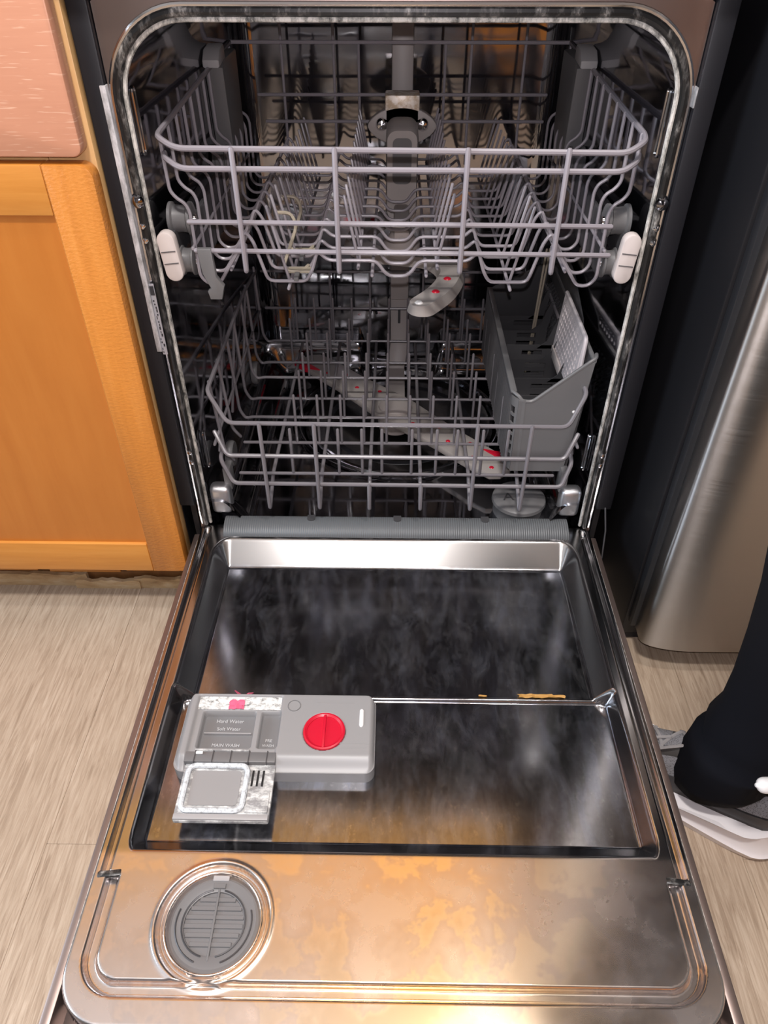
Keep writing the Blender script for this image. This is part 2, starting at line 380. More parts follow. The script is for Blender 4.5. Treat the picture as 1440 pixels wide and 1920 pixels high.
# ------------------------------------------------------------------ room shell
def struct(o): o['kind'] = 'structure'; return o
floor = struct(obj('floor', box(-2.2, 2.2, -2.6, 0.62, -0.06, -0.006), 'gap', smooth=False))
rnd = random.Random(5)
plank_w = 0.172; pm = {}
for i, x0 in enumerate(np.arange(-1.118, 1.1, plank_w)):
    y = -2.2 - rnd.random() * 0.9
    if abs(x0 - 0.43) < 0.09: y = -2.872
    while y < 0.6:
        y1 = min(y + 1.22, 0.61); ya = max(y, -2.5)
        if y1 - ya > 0.03:
            obj('plank', box(0.0001, plank_w - 0.0001, 0.0001, y1 - ya - 0.0001, -0.006, 0.0, 0.0005, 1), 'plank', floor, loc=(float(x0), ya, 0), sharp=30)
        y += 1.22
struct(obj('wall_back', box(-2.2, 2.2, 0.62, 0.70, 0, 2.5), 'wall', smooth=False))
struct(obj('ceiling', box(-2.2, 2.2, -2.6, 0.62, 2.45, 2.5), 'ceiling', smooth=False))
struct(obj('wall_front', box(-2.2, 2.2, -2.68, -2.6, 0, 2.5), 'wallf', smooth=False))
ob = struct(obj('trim_6', box(0.25, 1.5, -2.58, -2.05, 0.1, 0.87), 'wood_b', smooth=False))  # row of base cabinets opposite, unseen except in the tub steel
for k in range(3): obj('cabinet_door', box(.26 + k * .415, .66 + k * .415, -2.05, -2.03, .11, .86, .003), 'wood_v', ob)
cnt = struct(obj('trim_1', box(-1.6, 0.335, -0.05, 0.62, 0.872, 0.908, 0.004), 'counter'))  # countertop over the dishwasher, out of view
for k, (xa, xb) in enumerate(((-1.55, -1.0), (-0.995, -0.45), (-0.445, 0.10), (0.105, 0.65))):
    wc = struct(obj('trim_%d' % (k + 2), box(xa, xb, 0.27, 0.62, 1.42, 2.45), 'wood_b', smooth=False))  # unseen wall cabinets, added for the door steel to reflect
    obj('cabinet_door', box(xa + 0.01, xb - 0.01, 0.25, 0.27, 1.43, 2.43, 0.003), 'wood_u', wc)

# ------------------------------------------------------------------ dishwasher
DW = thing('dishwasher', 'open built-in dishwasher with steel tub and lowered steel door', 'dishwasher', (0, 0.27, 0))

def ring_pts(hw, zt, zb, r, y, n=8): return [(u, y, v) for u, v in rrect(-hw, hw, zb, zt, [r, r, 0.02, 0.02], n)]
tubrings = [ring_pts(.2835, .8125, .135, .072, -0.002), ring_pts(.2825, .812, .135, .070, 0.03), ring_pts(.2735, .815, .135, .066, 0.25),
            ring_pts(.2605, .815, .135, .055, 0.50), ring_pts(.2565, .811, .137, .05, 0.522), ring_pts(.247, .80, .145, .045, 0.533), ring_pts(.235, .788, .155, .04, 0.535)]
obj('tub', loft(tubrings, False, True), 'tub', DW, sharp=50)

def floor_z(X, Y):
    z = 0.150 + 0.045 * sm(.222, .262, np.abs(X)) + 0.0 * Y
    d = np.hypot(X - 0.007, Y - 0.32)
    z = z - 0.020 * (1 - sm(.165, .190, d)) + 0.006 * np.exp(-((d - .186) / .006) ** 2)
    back = sm(.485, .500, Y) * sm(.060, .085, np.abs(X - .01))
    z = z * (1 - back) + 0.216 * back
    z = z + 0.010 * (1 - sm(.004, .03, Y))
    return z
field('tub_floor', np.linspace(-.283, .283, 190), np.linspace(-.002, .534, 180), floor_z, 'tub', DW)
# sump, filter, float
sp = obj('sump_ring', lathe([(.150, .137), (.163, .146), (.170, .147), (.176, .141)], (.007, .32, 0), 64), 'sump', DW)
obj('sump_ring', lathe([(.118, .134), (.126, .141), (.136, .142), (.142, .135)], (.007, .32, 0), 64), 'blackplastic', DW)
obj('filter_plate', lathe([(0, .138), (.112, .136), (.114, .131)], (.007, .30, 0), 48), 'filter', DW)
obj('filter_knob', lathe([(0, .152), (.040, .150), (.044, .146), (.046, .135)], (.01, .345, 0), 40), 'filter', DW)
flt = obj('float_cap', lathe([(0, .1815), (.020, .181), (.037, .1795), (.0415, .176), (.0425, .171), (.039, .166), (.039, .150)], (.196, .052, 0), 48), 'plastic', DW)
text('A', 0.026, 'plasticd', flt, (.178, .046, .1818))
# lower spray arm
ax, ay = .0, .291; ang = math.atan2(.0998 - .4844, .1806 + .1803)
prof = []
for s, w in ((-.262, .012), (-.25, .026), (-.21, .031), (-.13, .031), (-.05, .036), (0, .040), (.05, .036), (.13, .031), (.21, .031), (.25, .026), (.262, .012)): prof.append((s, w))
poly = [(s, w) for s, w in prof] + [(s, -w) for s, w in prof[::-1]]
ROT = Matrix.Translation((ax, ay, 0)) @ Matrix.Rotation(ang, 4, 'Z')
arm = obj('lower_spray_arm', xf(extrude(poly, 'z', .180, .192, .003), ROT), 'arm', DW)
for s, w in ((-.235, -.008), (-.215, .012), (-.18, -.012), (-.15, .010), (-.10, -.006), (-.06, .016), (.06, -.014), (.10, .012), (.14, -.008), (.17, .015), (.20, -.012), (.22, .006), (.24, -.010)):
    p = ROT @ Vector((s, w, .1915)); obj('nozzle', lathe([(0, .0018), (.003, .0015), (.0045, 0)], p, 14), 'red', arm)
for s in (-1, 1):
    obj('red_tip', xf(extrude([(s * .195, s * .017), (s * .261, s * .017), (s * .259, s * .034), (s * .225, s * .034)], 'z', .183, .194, .001), ROT), 'red', arm)
obj('arm_hub', lathe([(.030, .150), (.034, .178), (.030, .196), (.018, .205), (0, .206)], (ax, ay, 0), 32), 'tube', DW)
# feed tube on the back wall
ft = obj('feed_tube', box(-.0115, .0235, .508, .533, .300, .822, .003), 'tube', DW)
obj('feed_tube', loft([[(x, y, .302) for x, y in rrect(-.0115, .0235, .506, .533, .003, 2)], [(x, y, .215) for x, y in rrect(-.011, .027, .50, .53, .003, 2)],
     [(x, y, .172) for x, y in rrect(-.018, .018, .47, .50, .003, 2)], [(x, y, .160) for x, y in rrect(-.02, .018, .36, .48, .003, 2)]]), 'tube', DW)
obj('tube_slot', extrude(rrect(.0035, .0085, .255, .285, .002, 3), 'y', .5005, .5085), 'plasticd', ft)
obj('tube_clip', box(-.022, .034, .50, .515, .803, .815, .003), 'chrome', ft)

# front frame with the rounded opening, trims and gaskets
out = [(-.2985, .835), (.2985, .835), (.2985, .135), (-.2985, .135)]
def opening(hw, zt, r, zb=.135, n=12):
    p = [(hw, zb)]
    for k in range(n + 1):
        a = math.radians(90 * k / n); p.append((hw - r + r * math.cos(a), zt - r + r * math.sin(a)))
    for k in range(n + 1):
        a = math.radians(90 + 90 * k / n); p.append((-hw + r + r * math.cos(a), zt - r + r * math.sin(a)))
    p.append((-hw, zb)); return p
op = opening(.289, .817, .078)
fr_v, fr_f = [], []
ou = []
for (u, v) in op:
    if v <= .14: ou.append((math.copysign(.2985, u), v))
    elif abs(u) > .24 and v < .79 and False: ou.append((math.copysign(.2985, u), v))
    else:
        c = (math.copysign(.289 - .078, u), .817 - .078); du, dv = u - c[0], v - c[1]; L = max(abs(du) / (.2985 - abs(c[0])), abs(dv) / (.835 - c[1]), 1e-6)
        ou.append((c[0] + du / L, c[1] + dv / L))
n = len(op)
for y in (-.004, .004):
    fr_v += [(u, y, v) for u, v in op] + [(u, y, v) for u, v in ou]
for i in range(n - 1):
    fr_f.append([i, i + 1, n + i + 1, n + i]); fr_f.append([2 * n + i, 2 * n + i + 1, 3 * n + i + 1, 3 * n + i])
    fr_f.append([i, i + 1, 2 * n + i + 1, 2 * n + i]); fr_f.append([n + i, n + i + 1, 3 * n + i + 1, 3 * n + i])
obj('front_frame', (fr_v, fr_f), 'frame', DW, sharp=30)
def loop(name, hw, zt, r, y, rad, m, zb=.165, seg=8):
    return obj(name, tube([(u, y, v) for u, v in opening(hw, zt, r, zb, 14)], rad, seg), m, DW)
loop('opening_trim', .2965, .8245, .085, -.004, .0026, 'trim')
loop('door_gasket', .2905, .819, .080, -.0035, .0048, 'gasket', seg=10)
loop('gasket_lip', .2865, .815, .075, .001, .0024, 'black')
loop('lime_edge', .2835, .812, .072, -.001, .0026, 'lime')
for s in (-1, 1):
    xs_ = sorted((s * .2995, s * .3210))
    fl_ = obj('side_flange', box(xs_[0], xs_[1], -.012, .010, .205, .86, .002), 'blackplastic', DW)
    obj('side_body', box(*sorted((s * .302, s * .310)), .0, .56, .06, .86), 'black', DW, smooth=False)
    # bright flange strip beside the trim
    obj('flange_strip', xf(box(-.0034, .0030 if s < 0 else -.0016, -.0135, -.0035, .46 if s < 0 else .738, .757, .0008), Matrix.Translation((s * .3012, 0, 0))), 'dirtywhite', DW)
    # embossed loops, domes and rivets on the tub sides
    for (x, y, z0, z1, w) in ((.2825, .020, .684, .750, .0045), (.280, .030, .248, .311, .0045)):
        lp = [(s * (x - .001), y + u, v) for u, v in rrect(-w, w, z0, z1, w, 5)]
        obj('embossed_loop', tube(lp, .0014, 6, closed=True), 'trim', DW)
    obj('rail_dome', lathe([(.0075, .0), (.0065, .003), (.003, .005), (0, .0055)], (0, 0, 0), 16, 'y') if False else xf(lathe([(.0075, .0), (.0065, .003), (.003, .005), (0, .0055)], (0, 0, 0), 16), Matrix.Translation((s * .2915, -.008, .6425)) @ Matrix.Rotation(PI / 2, 4, 'X')), 'tub', DW)
    for z in (.6155, .599, .300, .283):
        obj('rivet', xf(lathe([(.0035, 0), (.003, .002), (0, .0032)], (0, 0, 0), 12), Matrix.Translation((s * .2915, -.008, z)) @ Matrix.Rotation(PI / 2, 4, 'X')), 'chrome', DW)
    obj('corner_bumper', xf(box(-.016, .016, -.012, .012, -.025, .025, .008, 3), Matrix.Translation((s * .264, .016, .200))), 'satin', DW)
    rail = obj('slide_rail', box(*sorted((s * .264, s * .276)), .004, .50, .566, .600, .003), 'plasticd', DW)
    cap_p = rrect(-.0105, .0105, -.0290, .0290, .0102, 6)
    capv = xf(extrude(cap_p, 'y', -.006, .008, .002), Matrix.Translation((s * .2665, -.004, .580)) @ Matrix.Rotation(s * .10, 4, 'Y'))
    ec = obj('rail_end_cap', capv, 'beige', rail)
    for dz in (-.0075, .0065):
        obj('cap_groove', xf(box(-.0085, .0085, -.0068, -.0055, dz, dz + .0008), Matrix.Translation((s * .2665, -.004, .580)) @ Matrix.Rotation(s * .10, 4, 'Y')), 'plasticd', rail, smooth=False)
# printed label on the left side of the frame
lb = obj('rating_label', box(-.2985, -.2925, -.0102, -.0092, .455, .548), 'sticker', DW, smooth=False)
lr = random.Random(4)
obj('print_line', box(-.2980, -.2932, -.0106, -.0101, .534, .5455), 'print', lb, smooth=False)
for k in range(16):
    x_ = -.2982 + lr.random() * .0030; z_ = .457 + k * .0046
    obj('print_line', box(x_, x_ + lr.uniform(.0008, .0022), -.0106, -.0101, z_, z_ + lr.uniform(.0015, .0042)), 'print', lb, smooth=False)
# ribbed hinge cover
pr = [(.004, .150), (.006, .1715), (.002, .1735), (-.008, .1730), (-.018, .1700), (-.025, .1655), (-.029, .1605), (-.029, .150)]
hc = obj('hinge_cover', extrude(pr, 'x', -.2605, .2635, .0015), 'rib', DW, sharp=60)
for x in (-.128, .004, .138):
    obj('cover_notch', extrude([(x - .006, .0065), (x - .006, -.002)] + [(x - .006 * math.cos(a), -.002 - .005 * math.sin(a)) for a in np.linspace(0, PI, 9)][1:-1] + [(x + .006, -.002), (x + .006, .0065)], 'z', .165, .1742), 'plasticd', hc)
obj('toe_panel', box(-.30, .30, .045, .055, .0, .145), 'blackplastic', DW, smooth=False)
obj('hinge_cable', tube([(.309, -.02, .215), (.314, -.03, .18), (.313, -.045, .14), (.309, -.055, .10)], .0012, 6), 'plasticd', DW)

# ---- door (lies open, level)
Z0 = .160
VX, VY = -.170, -.573
def door_z(X, Y):
    aX = np.abs(X); z = np.full_like(X, Z0)
    wx = .0255 + (.0085 - .0255) * sm(.298, .306, -Y)
    tx = np.clip((.272 - aX) / wx, 0, 1); tt = np.clip((-.0290 - Y) / .0432, 0, 1); tb = np.clip((Y + .5085) / .0250, 0, 1)
    a = 1 - tx; b = 1 - np.minimum(tt, tb)
    t_ = 1 - np.minimum(1, np.sqrt(a * a + b * b))
    fr = .16; p = np.where(t_ < fr, t_ * t_ / (2 * fr), np.where(t_ > 1 - fr, (1 - fr) - (1 - t_) ** 2 / (2 * fr), t_ - fr / 2)) / (1 - fr)
    # rounded edges at both ends of the slope
    z = z - .0275 * p
    inside = sm(.9, 1, t_)
    z = z - .003 * inside * sm(.300, .3025, -Y) + .0012 * inside * np.exp(-((Y + .2995) / .0018) ** 2)
    # side grooves
    gx = .2865 - (.2865 - .2775) * sm(.528, .532, -Y); gw = .0045 + .0025 * sm(.528, .532, -Y)
    dx = aX - .2775; dy = -(Y + .600)
    dcorner = np.where((dy > 0), np.where(aX > .2475, np.hypot(aX - .2475, np.maximum(dy, 0)) - .030, dy - .030), aX - gx)
    gmask = 1 - sm(.55, 1.0, np.abs(dcorner) / gw)
    z = z - (.007 + .002 * sm(.528, .532, -Y)) * gmask * sm(.004, .02, -Y)
    # rounded outer border
    qx = aX - (.2995 - .05); qy = -(Y + .662 - .05)
    sd = np.where((qx > 0) & (qy > 0), np.hypot(np.maximum(qx, 0), np.maximum(qy, 0)) - .05, np.maximum(qx, qy) - .05)
    z = z - .010 * np.clip((sd + .0035) / .0035, 0, 1) ** 2
    # vent dish
    d = np.hypot(X - VX, Y - VY)
    z = z + .0012 * np.exp(-((d - .0555) / .002) ** 2) - .0065 * (1 - sm(.0495, .0545, d)) + .006 * np.exp(-((d - .0455) / .0022) ** 2) * (d < .06) - .004 * (1 - sm(.040, .044, d))
    return z
def door_keep(X, Y):
    aX = np.abs(X); qx = aX - (.2995 - .05); qy = -(Y + .662 - .05)
    return np.where((qx > 0) & (qy > 0), np.hypot(np.maximum(qx, 0), np.maximum(qy, 0)) - .05, np.maximum(qx, qy) - .05) < .0006
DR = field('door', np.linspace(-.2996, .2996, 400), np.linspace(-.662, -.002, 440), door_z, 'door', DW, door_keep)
obj('outer_panel', join(box(-.309, .309, -.735, -.012, .092, .118, .004), box(-.309, -.2985, -.735, -.012, .112, .1495, .002), box(.2985, .309, -.735, -.012, .120, .1495, .002), box(-.309, .309, -.735, -.6605, .120, .1495, .002)), 'doorouter', DR)
for s in (-1, 1):
    bmv = xf(box(-.012, .012, -.0035, .0035, -.004, .0022, .0018), Matrix.Translation((s * .2815, -.5305, .1585)) @ Matrix.Rotation(-s * .12, 4, 'Z'))
    obj('groove_plug', bmv, 'gasket', DR)
for s in (-1, 1): obj('edge_bead', tube([(s * .2998, -.03, .1510), (s * .2998, -.30, .1510), (s * .2998, -.605, .1510)], .0009, 6), 'lime', DR)
# vent grille
vb = obj('vent_cover', lathe([(.0275, .1495), (.0285, .1545), (.0305, .1552), (.040, .1552), (.0425, .1525)], (VX, VY, 0), 48), 'plastic', DR)
obj('vent_well', lathe([(0, .1478), (.030, .1478)], (VX, VY, 0), 32), 'plasticd', DR)
def slat_box(dx0, dx1, dy0, dy1, z0, z1): return box(VX + dx0, VX + dx1, VY + dy0, VY + dy1, z0, z1, .0004, 1)
for k, yy in enumerate((-.0205, -.0125, -.0045, .0035, .0115, .0195)):
    hw = math.sqrt(.0285 ** 2 - max(abs(yy), abs(yy + .003)) ** 2)
    obj('slat', slat_box(-hw, hw, yy, yy + .0042, .1515, .1542), 'plastic', DR)
obj('slat', slat_box(-.0011, .0011, -.033, .033, .1525, .1556), 'plastic', DR)
obj('vent_clip', slat_box(-.006, .006, .031, .036, .1540, .1572), 'plastic', DR)
obj('vent_clip', slat_box(-.008, .008, .0385, .0435, .1530, .1560), 'plasticl', DR)
for s in (-1, 1):
    obj('vent_tab', tube([(VX + .036 * math.cos(a), VY + .036 * math.sin(a), .1555) for a in np.linspace(-PI / 2 + s * .35, -PI / 2 + s * 1.9, 14)], .0009, 5), 'plasticd', DR)
    obj('vent_tab', tube([(VX + .0300 * math.cos(a), VY + .0300 * math.sin(a), .1555) for a in np.linspace(PI / 2 + s * .2, PI / 2 + s * 2.9, 24)], .0009, 5), 'plasticd', DR)
# detergent dispenser
bodyp = rrect(-.250, -.0215, -.412, -.310, [.012, .008, .014, .012], 4)
def dz(X, Y):
    z = np.full_like(X, .157)
    def rec(x0, x1, y0, y1, dep, w=.004):
        nonlocal z
        m_ = sm(0, w, X - x0) * sm(0, w, x1 - X) * sm(0, w, Y - y0) * sm(0, w, y1 - Y); z = np.minimum(z, .157 - dep * m_)
    rec(-.2380, -.1330, -.4125, -.3130, .0035)
    rec(-.2290, -.1630, -.3860, -.3340, .0190)
    rec(-.1590, -.1330, -.3860, -.3340, .0150)
    dc = np.hypot(X + .0808, Y + .3637); z = np.minimum(z, .157 - .0105 * (1 - sm(.0238, .0248, dc)))
    # front slope and left bevel
    z = z - .009 * sm(.393, .412, -Y) - .006 * (1 - sm(-.250, -.242, X)) - .004 * sm(-.028, -.0215, X) - .003 * sm(-.313, -.310, Y)
    cx, cy, hx, hy, r = -.13575, -.361, .11425, .051, .012
    qx = np.abs(X - cx) - hx + r; qy = np.abs(Y - cy) - hy + r
    sd = np.hypot(np.maximum(qx, 0), np.maximum(qy, 0)) + np.minimum(np.maximum(qx, qy), 0) - r
    e = sm(-.0028, .0002, sd); z = z * (1 - e) + .1475 * e
    return z
def dkeep(X, Y):
    cx, cy, hx, hy, r = -.13575, -.361, .11425, .051, .012
    qx = np.abs(X - cx) - hx + r; qy = np.abs(Y - cy) - hy + r
    return np.hypot(np.maximum(qx, 0), np.maximum(qy, 0)) + np.minimum(np.maximum(qx, qy), 0) - r < .0003
obj('dispenser_body', loft([[(u, v, zz) for u, v in rrect(-.2502, -.0213, -.4122, -.3098, .012, 8)] for zz in (.1215, .1478)] + [[(u, v, .1474) for u, v in rrect(-.2470, -.0245, -.4090, -.3130, .010, 8)]], True, False), 'disp', DR)
field('dispenser_top', np.linspace(-.250, -.0215, 190), np.linspace(-.412, -.310, 90), dz, 'disp', DR, dkeep)
obj('lime_band', extrude(rrect(-.2370, -.1335, -.3335, -.3135, .002, 2), 'z', .1530, .1545), 'limeband', DR)
for (x0, x1) in ((-.2265, -.1655), (-.1575, -.1340)):
    obj('cup_floor', extrude(rrect(x0, x1, -.384, -.336, .004, 3), 'z', .1415 if x0 < -.2 else .1440, .1428 if x0 < -.2 else .1450), 'cupin', DR)
obj('cup_step', box(-.224, -.168, -.3615, -.3600, .1425, .1465, .0005), 'plasticl', DR)
text('Hard Water', .0066, 'lighttext', DR, (-.196, -.3430, .1432)); text('Soft Water', .0062, 'lighttext', DR, (-.196, -.3535, .1432)); text('MAIN WASH', .0058, 'lighttext', DR, (-.196, -.3755, .1432))
text('PRE', .0052, 'lighttext', DR, (-.146, -.3700, .1454)); text('WASH', .0048, 'lighttext', DR, (-.146, -.3765, .1454))
obj('lime_line', box(-.2270, -.1650, -.3895, -.3870, .1530, .1548, .0005), 'crust', DR)
rc = obj('rinse_aid_cap', lathe([(0, .1500), (.0170, .1500), (.0195, .1530), (.0200, .1575), (.0225, .1590), (.0243, .1585), (.0248, .1565)], (-.0808, -.3637, 0), 48), 'red', DR)
obj('cap_bar', box(-.0824, -.0792, -.3855, -.3420, .1495, .1592, .0008), 'red', DR)
obj('indicator_mark', tube([(-.1195 + .0075 * math.cos(a), -.329 + .0075 * math.sin(a), .1571) for a in np.linspace(0, 2 * PI, 25)[:-1]], .0006, 5, closed=True), 'cupin', DR)
iw = []
for yy, rs in ((-.3575, .2), (-.3565, .7), (-.3550, 1.0), (-.3350, 1.0), (-.3335, .7), (-.3325, .2)):
    iw.append([(-.0378 + .0026 * rs * math.cos(a), yy, .1568 + .0024 * rs * math.sin(a)) for a in np.linspace(0, PI, 11)])
obj('indicator_window', loft(iw), 'lens', DR, sharp=None)
mk = random.Random(2)
for (xa, xb, yy) in ((-.092, -.050, -.3245), (-.066, -.030, -.3800), (-.062, -.034, -.3855)):
    x_ = xa
    while x_ < xb:
        wd_ = mk.uniform(.002, .006); obj('worn_relief', box(x_, x_ + wd_, yy, yy + .0022, .1568, .1572), 'disp', DR, smooth=False); x_ += wd_ + mk.uniform(.0008, .002)
# opened lid
hg = obj('lid_hinge', box(-.2365, -.1330, -.405, -.392, .149, .1575, .001), 'plastic', DR)
for k in range(5):
    obj('hinge_rib', box(-.2255 + k * .0205, -.2243 + k * .0205, -.4053, -.391, .1498, .1582), 'plasticd', DR, smooth=False)
obj('hinge_pin', box(-.224, -.216, -.3965, -.3930, .1575, .1600, .0008), 'white', DR)
obj('dispenser_lid', extrude(rrect(-.2350, -.1325, -.471, -.404, .002, 2), 'z', .1455, .1515, .0008), 'crust', DR)
obj('lid_panel', extrude(rrect(-.2230, -.1690, -.454, -.413, .004, 3), 'z', .1515, .1521), 'disp', DR)
gk = [(x, y, .1535) for x, y in rrect(-.2290, -.1625, -.4605, -.4075, .008, 5)]
obj('lid_seal', tube(gk, .0031, 8, closed=True), 'limewhite', DR)
for k in range(3): obj('lid_slot', box(-.1575 + k * .0058, -.1552 + k * .0058, -.431, -.412, .1513, .1520), 'void', DR, smooth=False)
obj('lid_ledge', box(-.2345, -.1330, -.4705, -.4640, .1500, .1540, .0008), 'plasticl', DR)
obj('lid_block', box(-.1590, -.1345, -.4620, -.4360, .1512, .1535, .0008), 'crust', DR)

# scraps and residue
def crumple(x0, x1, y0, y1, z, h, seed, nx=7, ny=5):
    r = random.Random(seed); V, F = [], []
    for lay in (0, 1):
        rr = random.Random(seed)
        for i in range(nx):
            for j in range(ny):
                u, w = i / (nx - 1), j / (ny - 1); e = rr.uniform(-.12, .12); g = rr.random()
                V.append((x0 + (x1 - x0) * (u + e * .25 * (j % 2)), y0 + (y1 - y0) * (w + e * .5 * (i in (0, nx - 1) or j in (0, ny - 1))), z + h * g + lay * .0005))
    N = nx * ny
    for lay in (0, 1):
        for i in range(nx - 1):
            for j in range(ny - 1): F.append([lay * N + a for a in (i * ny + j, (i + 1) * ny + j, (i + 1) * ny + j + 1, i * ny + j + 1)])
    b = [i * ny for i in range(nx)] + [(nx - 1) * ny + j for j in range(1, ny)] + [i * ny + ny - 1 for i in range(nx - 2, -1, -1)] + [j for j in range(ny - 2, 0, -1)]
    for k in range(len(b)): F.append([b[k], b[(k + 1) % len(b)], N + b[(k + 1) % len(b)], N + b[k]])
    return V, F
tag(obj('paper_scrap', crumple(-.198, -.1800, -.3345, -.3215, .1548, .0025, 3), 'pink', sharp=20), 'small square pink scrap lying inside the open detergent dispenser', 'paper scrap')
tag(obj('paper_scrap', crumple(-.195, -.1720, -.3088, -.3035, .1345, .0240, 8, 4, 2), 'pink', sharp=20), 'pink strip scrap sticking out behind the upper edge of the detergent dispenser', 'paper scrap')
tag(obj('food_residue', crumple(.157, .215, -.2965, -.2915, .1328, .0022, 5, 15, 4), 'crumb', sharp=20), 'long orange-brown streak of dried food on the door crease', 'food residue')
tag(obj('food_residue', crumple(.107, .117, -.2955, -.2932, .1328, .0016, 6, 5, 3), 'crumb', sharp=20), 'tiny dried food speck left of the long streak on the door', 'food residue')

# ------------------------------------------------------------------ upper rack
UR = thing('upper_rack', 'grey wire upper dish rack with rows of tines and side rollers', 'dish rack', (0, .23, .536))
ztop = lambda y: .7055 + .0266 * y / .47
half = [(.2625, None), (.2615, .646), (.2550, .6375), (.2465, .6325), (.2425, .623), (.2425, .546), (.2340, .5365), (.2200, .5365), (.1900, .580), (.1815, .6010), (.1730, .590), (.1590, .5405), (.1120, .5405), (.1045, .553), (.0965, .5785), (.0850, .5665), (.0260, .5665), (.0130, .5475), (.0, .5465)]
def cross_path(y):
    L = [(-x, y, ztop(y) if z is None else z) for x, z in half[:-1]]; Rr = [(x, y, ztop(y) if z is None else z) for x, z in half[:-1]][::-1]
    return fillet([Vector(p) for p in L + Rr], .008, 3)
YS = [.02 + .0405 * k for k in range(12)]
for y in YS: obj('cross_wire', tube(cross_path(y), .0021, 7), 'wire', UR)
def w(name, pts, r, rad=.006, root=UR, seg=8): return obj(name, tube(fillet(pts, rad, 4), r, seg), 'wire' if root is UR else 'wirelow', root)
# rim loop and front wires
w('rim_wire', [(-.2605, .468, .7325), (-.2625, .25, .7190), (-.2625, .02, .7065), (-.2600, .004, .7060), (-.2400, -.0075, .6975), (.2440, -.0075, .6945), (.2630, .004, .7035), (.2650, .02, .7065), (.2650, .25, .7190), (.2620, .468, .7325)], .0032, .012)
w('front_wire', [(-.2600, .020, .6860), (-.2560, .006, .6845), (-.2380, -.0070, .6770), (.2420, -.0070, .6755), (.2590, .006, .6830), (.2635, .020, .6860)], .0032, .010)
w('front_wire', [(-.2395, -.0035, .6190), (.2420, -.0035, .6160)], .0029)
w('front_wire', [(-.2370, -.0030, .5860), (.2455, -.0030, .5830)], .0029)
for x in (-.1790, -.0690, .0730, .1800):
    pk = .012 if abs(x) > .1 else 0
    w('upright_wire', [(x, -.0125, .6985), (x, -.0090, .5625), (x * 1.02, .018, .585 if pk else .569)], .0030, .004)
# back wires
w('back_wire', [(-.2605, .468, .7325), (.2620, .468, .7325)], .0028)
w('back_wire', [(-.2240, .470, .6610), (.2350, .470, .6615)], .0026)
w('back_wire', [(-.2150, .470, .6225), (.2340, .470, .6230)], .0026)
for x, zt in ((-.1830, .775), (-.1020, .775), (-.0630, .7325), (.0720, .7325), (.1120, .775), (.1950, .775)):
    w('back_upright', [(x, .474, zt), (x, .474, .604), (x, .464, .560)], .0022)
# lengthwise wires
for x, z in ((-.1335, .5365), (-.0477, .5625), (.0477, .5625), (.1376, .5365), (-.0310, .5535), (.0345, .5535), (-.2010, .5600), (.2010, .5600), (-.2435, .585), (.2435, .585)):
    w('lengthwise_wire', [(x, .010, z - .002), (x, .474, z - .002)], .0021)
# tines
def tine_mesh(dx, dz, r, m_='wire'): 
    me = bpy.data.meshes.new('tine'); v_, f_ = tube([(0, 0, 0), (dx * .5, 0, dz * .5), (dx, 0, dz)], r, 7)
    me.from_pydata([tuple(q) for q in v_], [], f_); finish(me); me.materials.append(M[m_]); return me
tl, tr = tine_mesh(-.0205, .090, .0019), tine_mesh(.0205, .090, .0019); cl, cr = tine_mesh(-.0150, .076, .0019), tine_mesh(.0165, .078, .0019)
for k in range(23):
    y = .026 + .02025 * k
    if k % 2 == 0 or True:
        if k % 2 == 0:
            for me, x, z in ((tl, -.1335, .5375), (tr, .1376, .5375)): obj('tine', me, None, UR, loc=(x, y, z))
        for me, x, z in (((cl, -.0477, .5635), (cr, .0477, .5635)) if k % 2 == 0 else ((cl, -.0485, .5635), (cr, .0485, .5635))):
            if k % 2 == 0 : obj('tine', me, None, UR, loc=(x, y, z))
# height adjusters
for s in (-1, 1):
    xx = sorted((s * .2440, s * .2700))
    ad_ = obj('height_adjuster', extrude([(.315, .722), (.335, .730), (.425, .730), (.425, .625), (.405, .600), (.325, .610)], 'x', xx[0], xx[1], .003), 'plastic', UR)
    obj('adjuster_lever', extrude([(.300, .733), (.315, .744), (.345, .747), (.345, .728), (.300, .724)], 'x', xx[0] + .001, xx[1] - .001, .003), 'plasticl', UR)
    # rollers
    for (x, y, z, r, kw) in ((.2590, .040, .6085, .0190, 1.9), (.2570, .034, .5605, .0175, 1.2), (.2590, .30, .6085, .0185, 1.5)):
        rp = [(a_, b_ * kw) for a_, b_ in [(0, -.008), (r * .45, -.008), (r * .85, -.0075), (r, -.0068), (r, -.0050), (r * .84, -.0040), (r * .80, .0), (r * .84, .0040), (r, .0050), (r, .0068), (r * .85, .0075), (0, .0080)]]
        ro = obj('roller', xf(lathe(rp, (0, 0, 0), 28), Matrix.Translation((s * x, y, z)) @ Matrix.Rotation(s * PI / 2, 4, 'Y')), 'plastic', UR)
        obj('roller_hub', xf(lathe([(.0055, .0), (.0050, .0022), (0, .0025)], (0, 0, 0), 14), Matrix.Translation((s * (x - .008 * kw), y, z)) @ Matrix.Rotation(-s * PI / 2, 4, 'Y')), 'chrome', UR)
    obj('roller_bracket', xf(box(-.0035, .0035, -.014, .20, -.048, .020, .004), Matrix.Translation((s * .2480, .045, .59))), 'plasticd', UR)
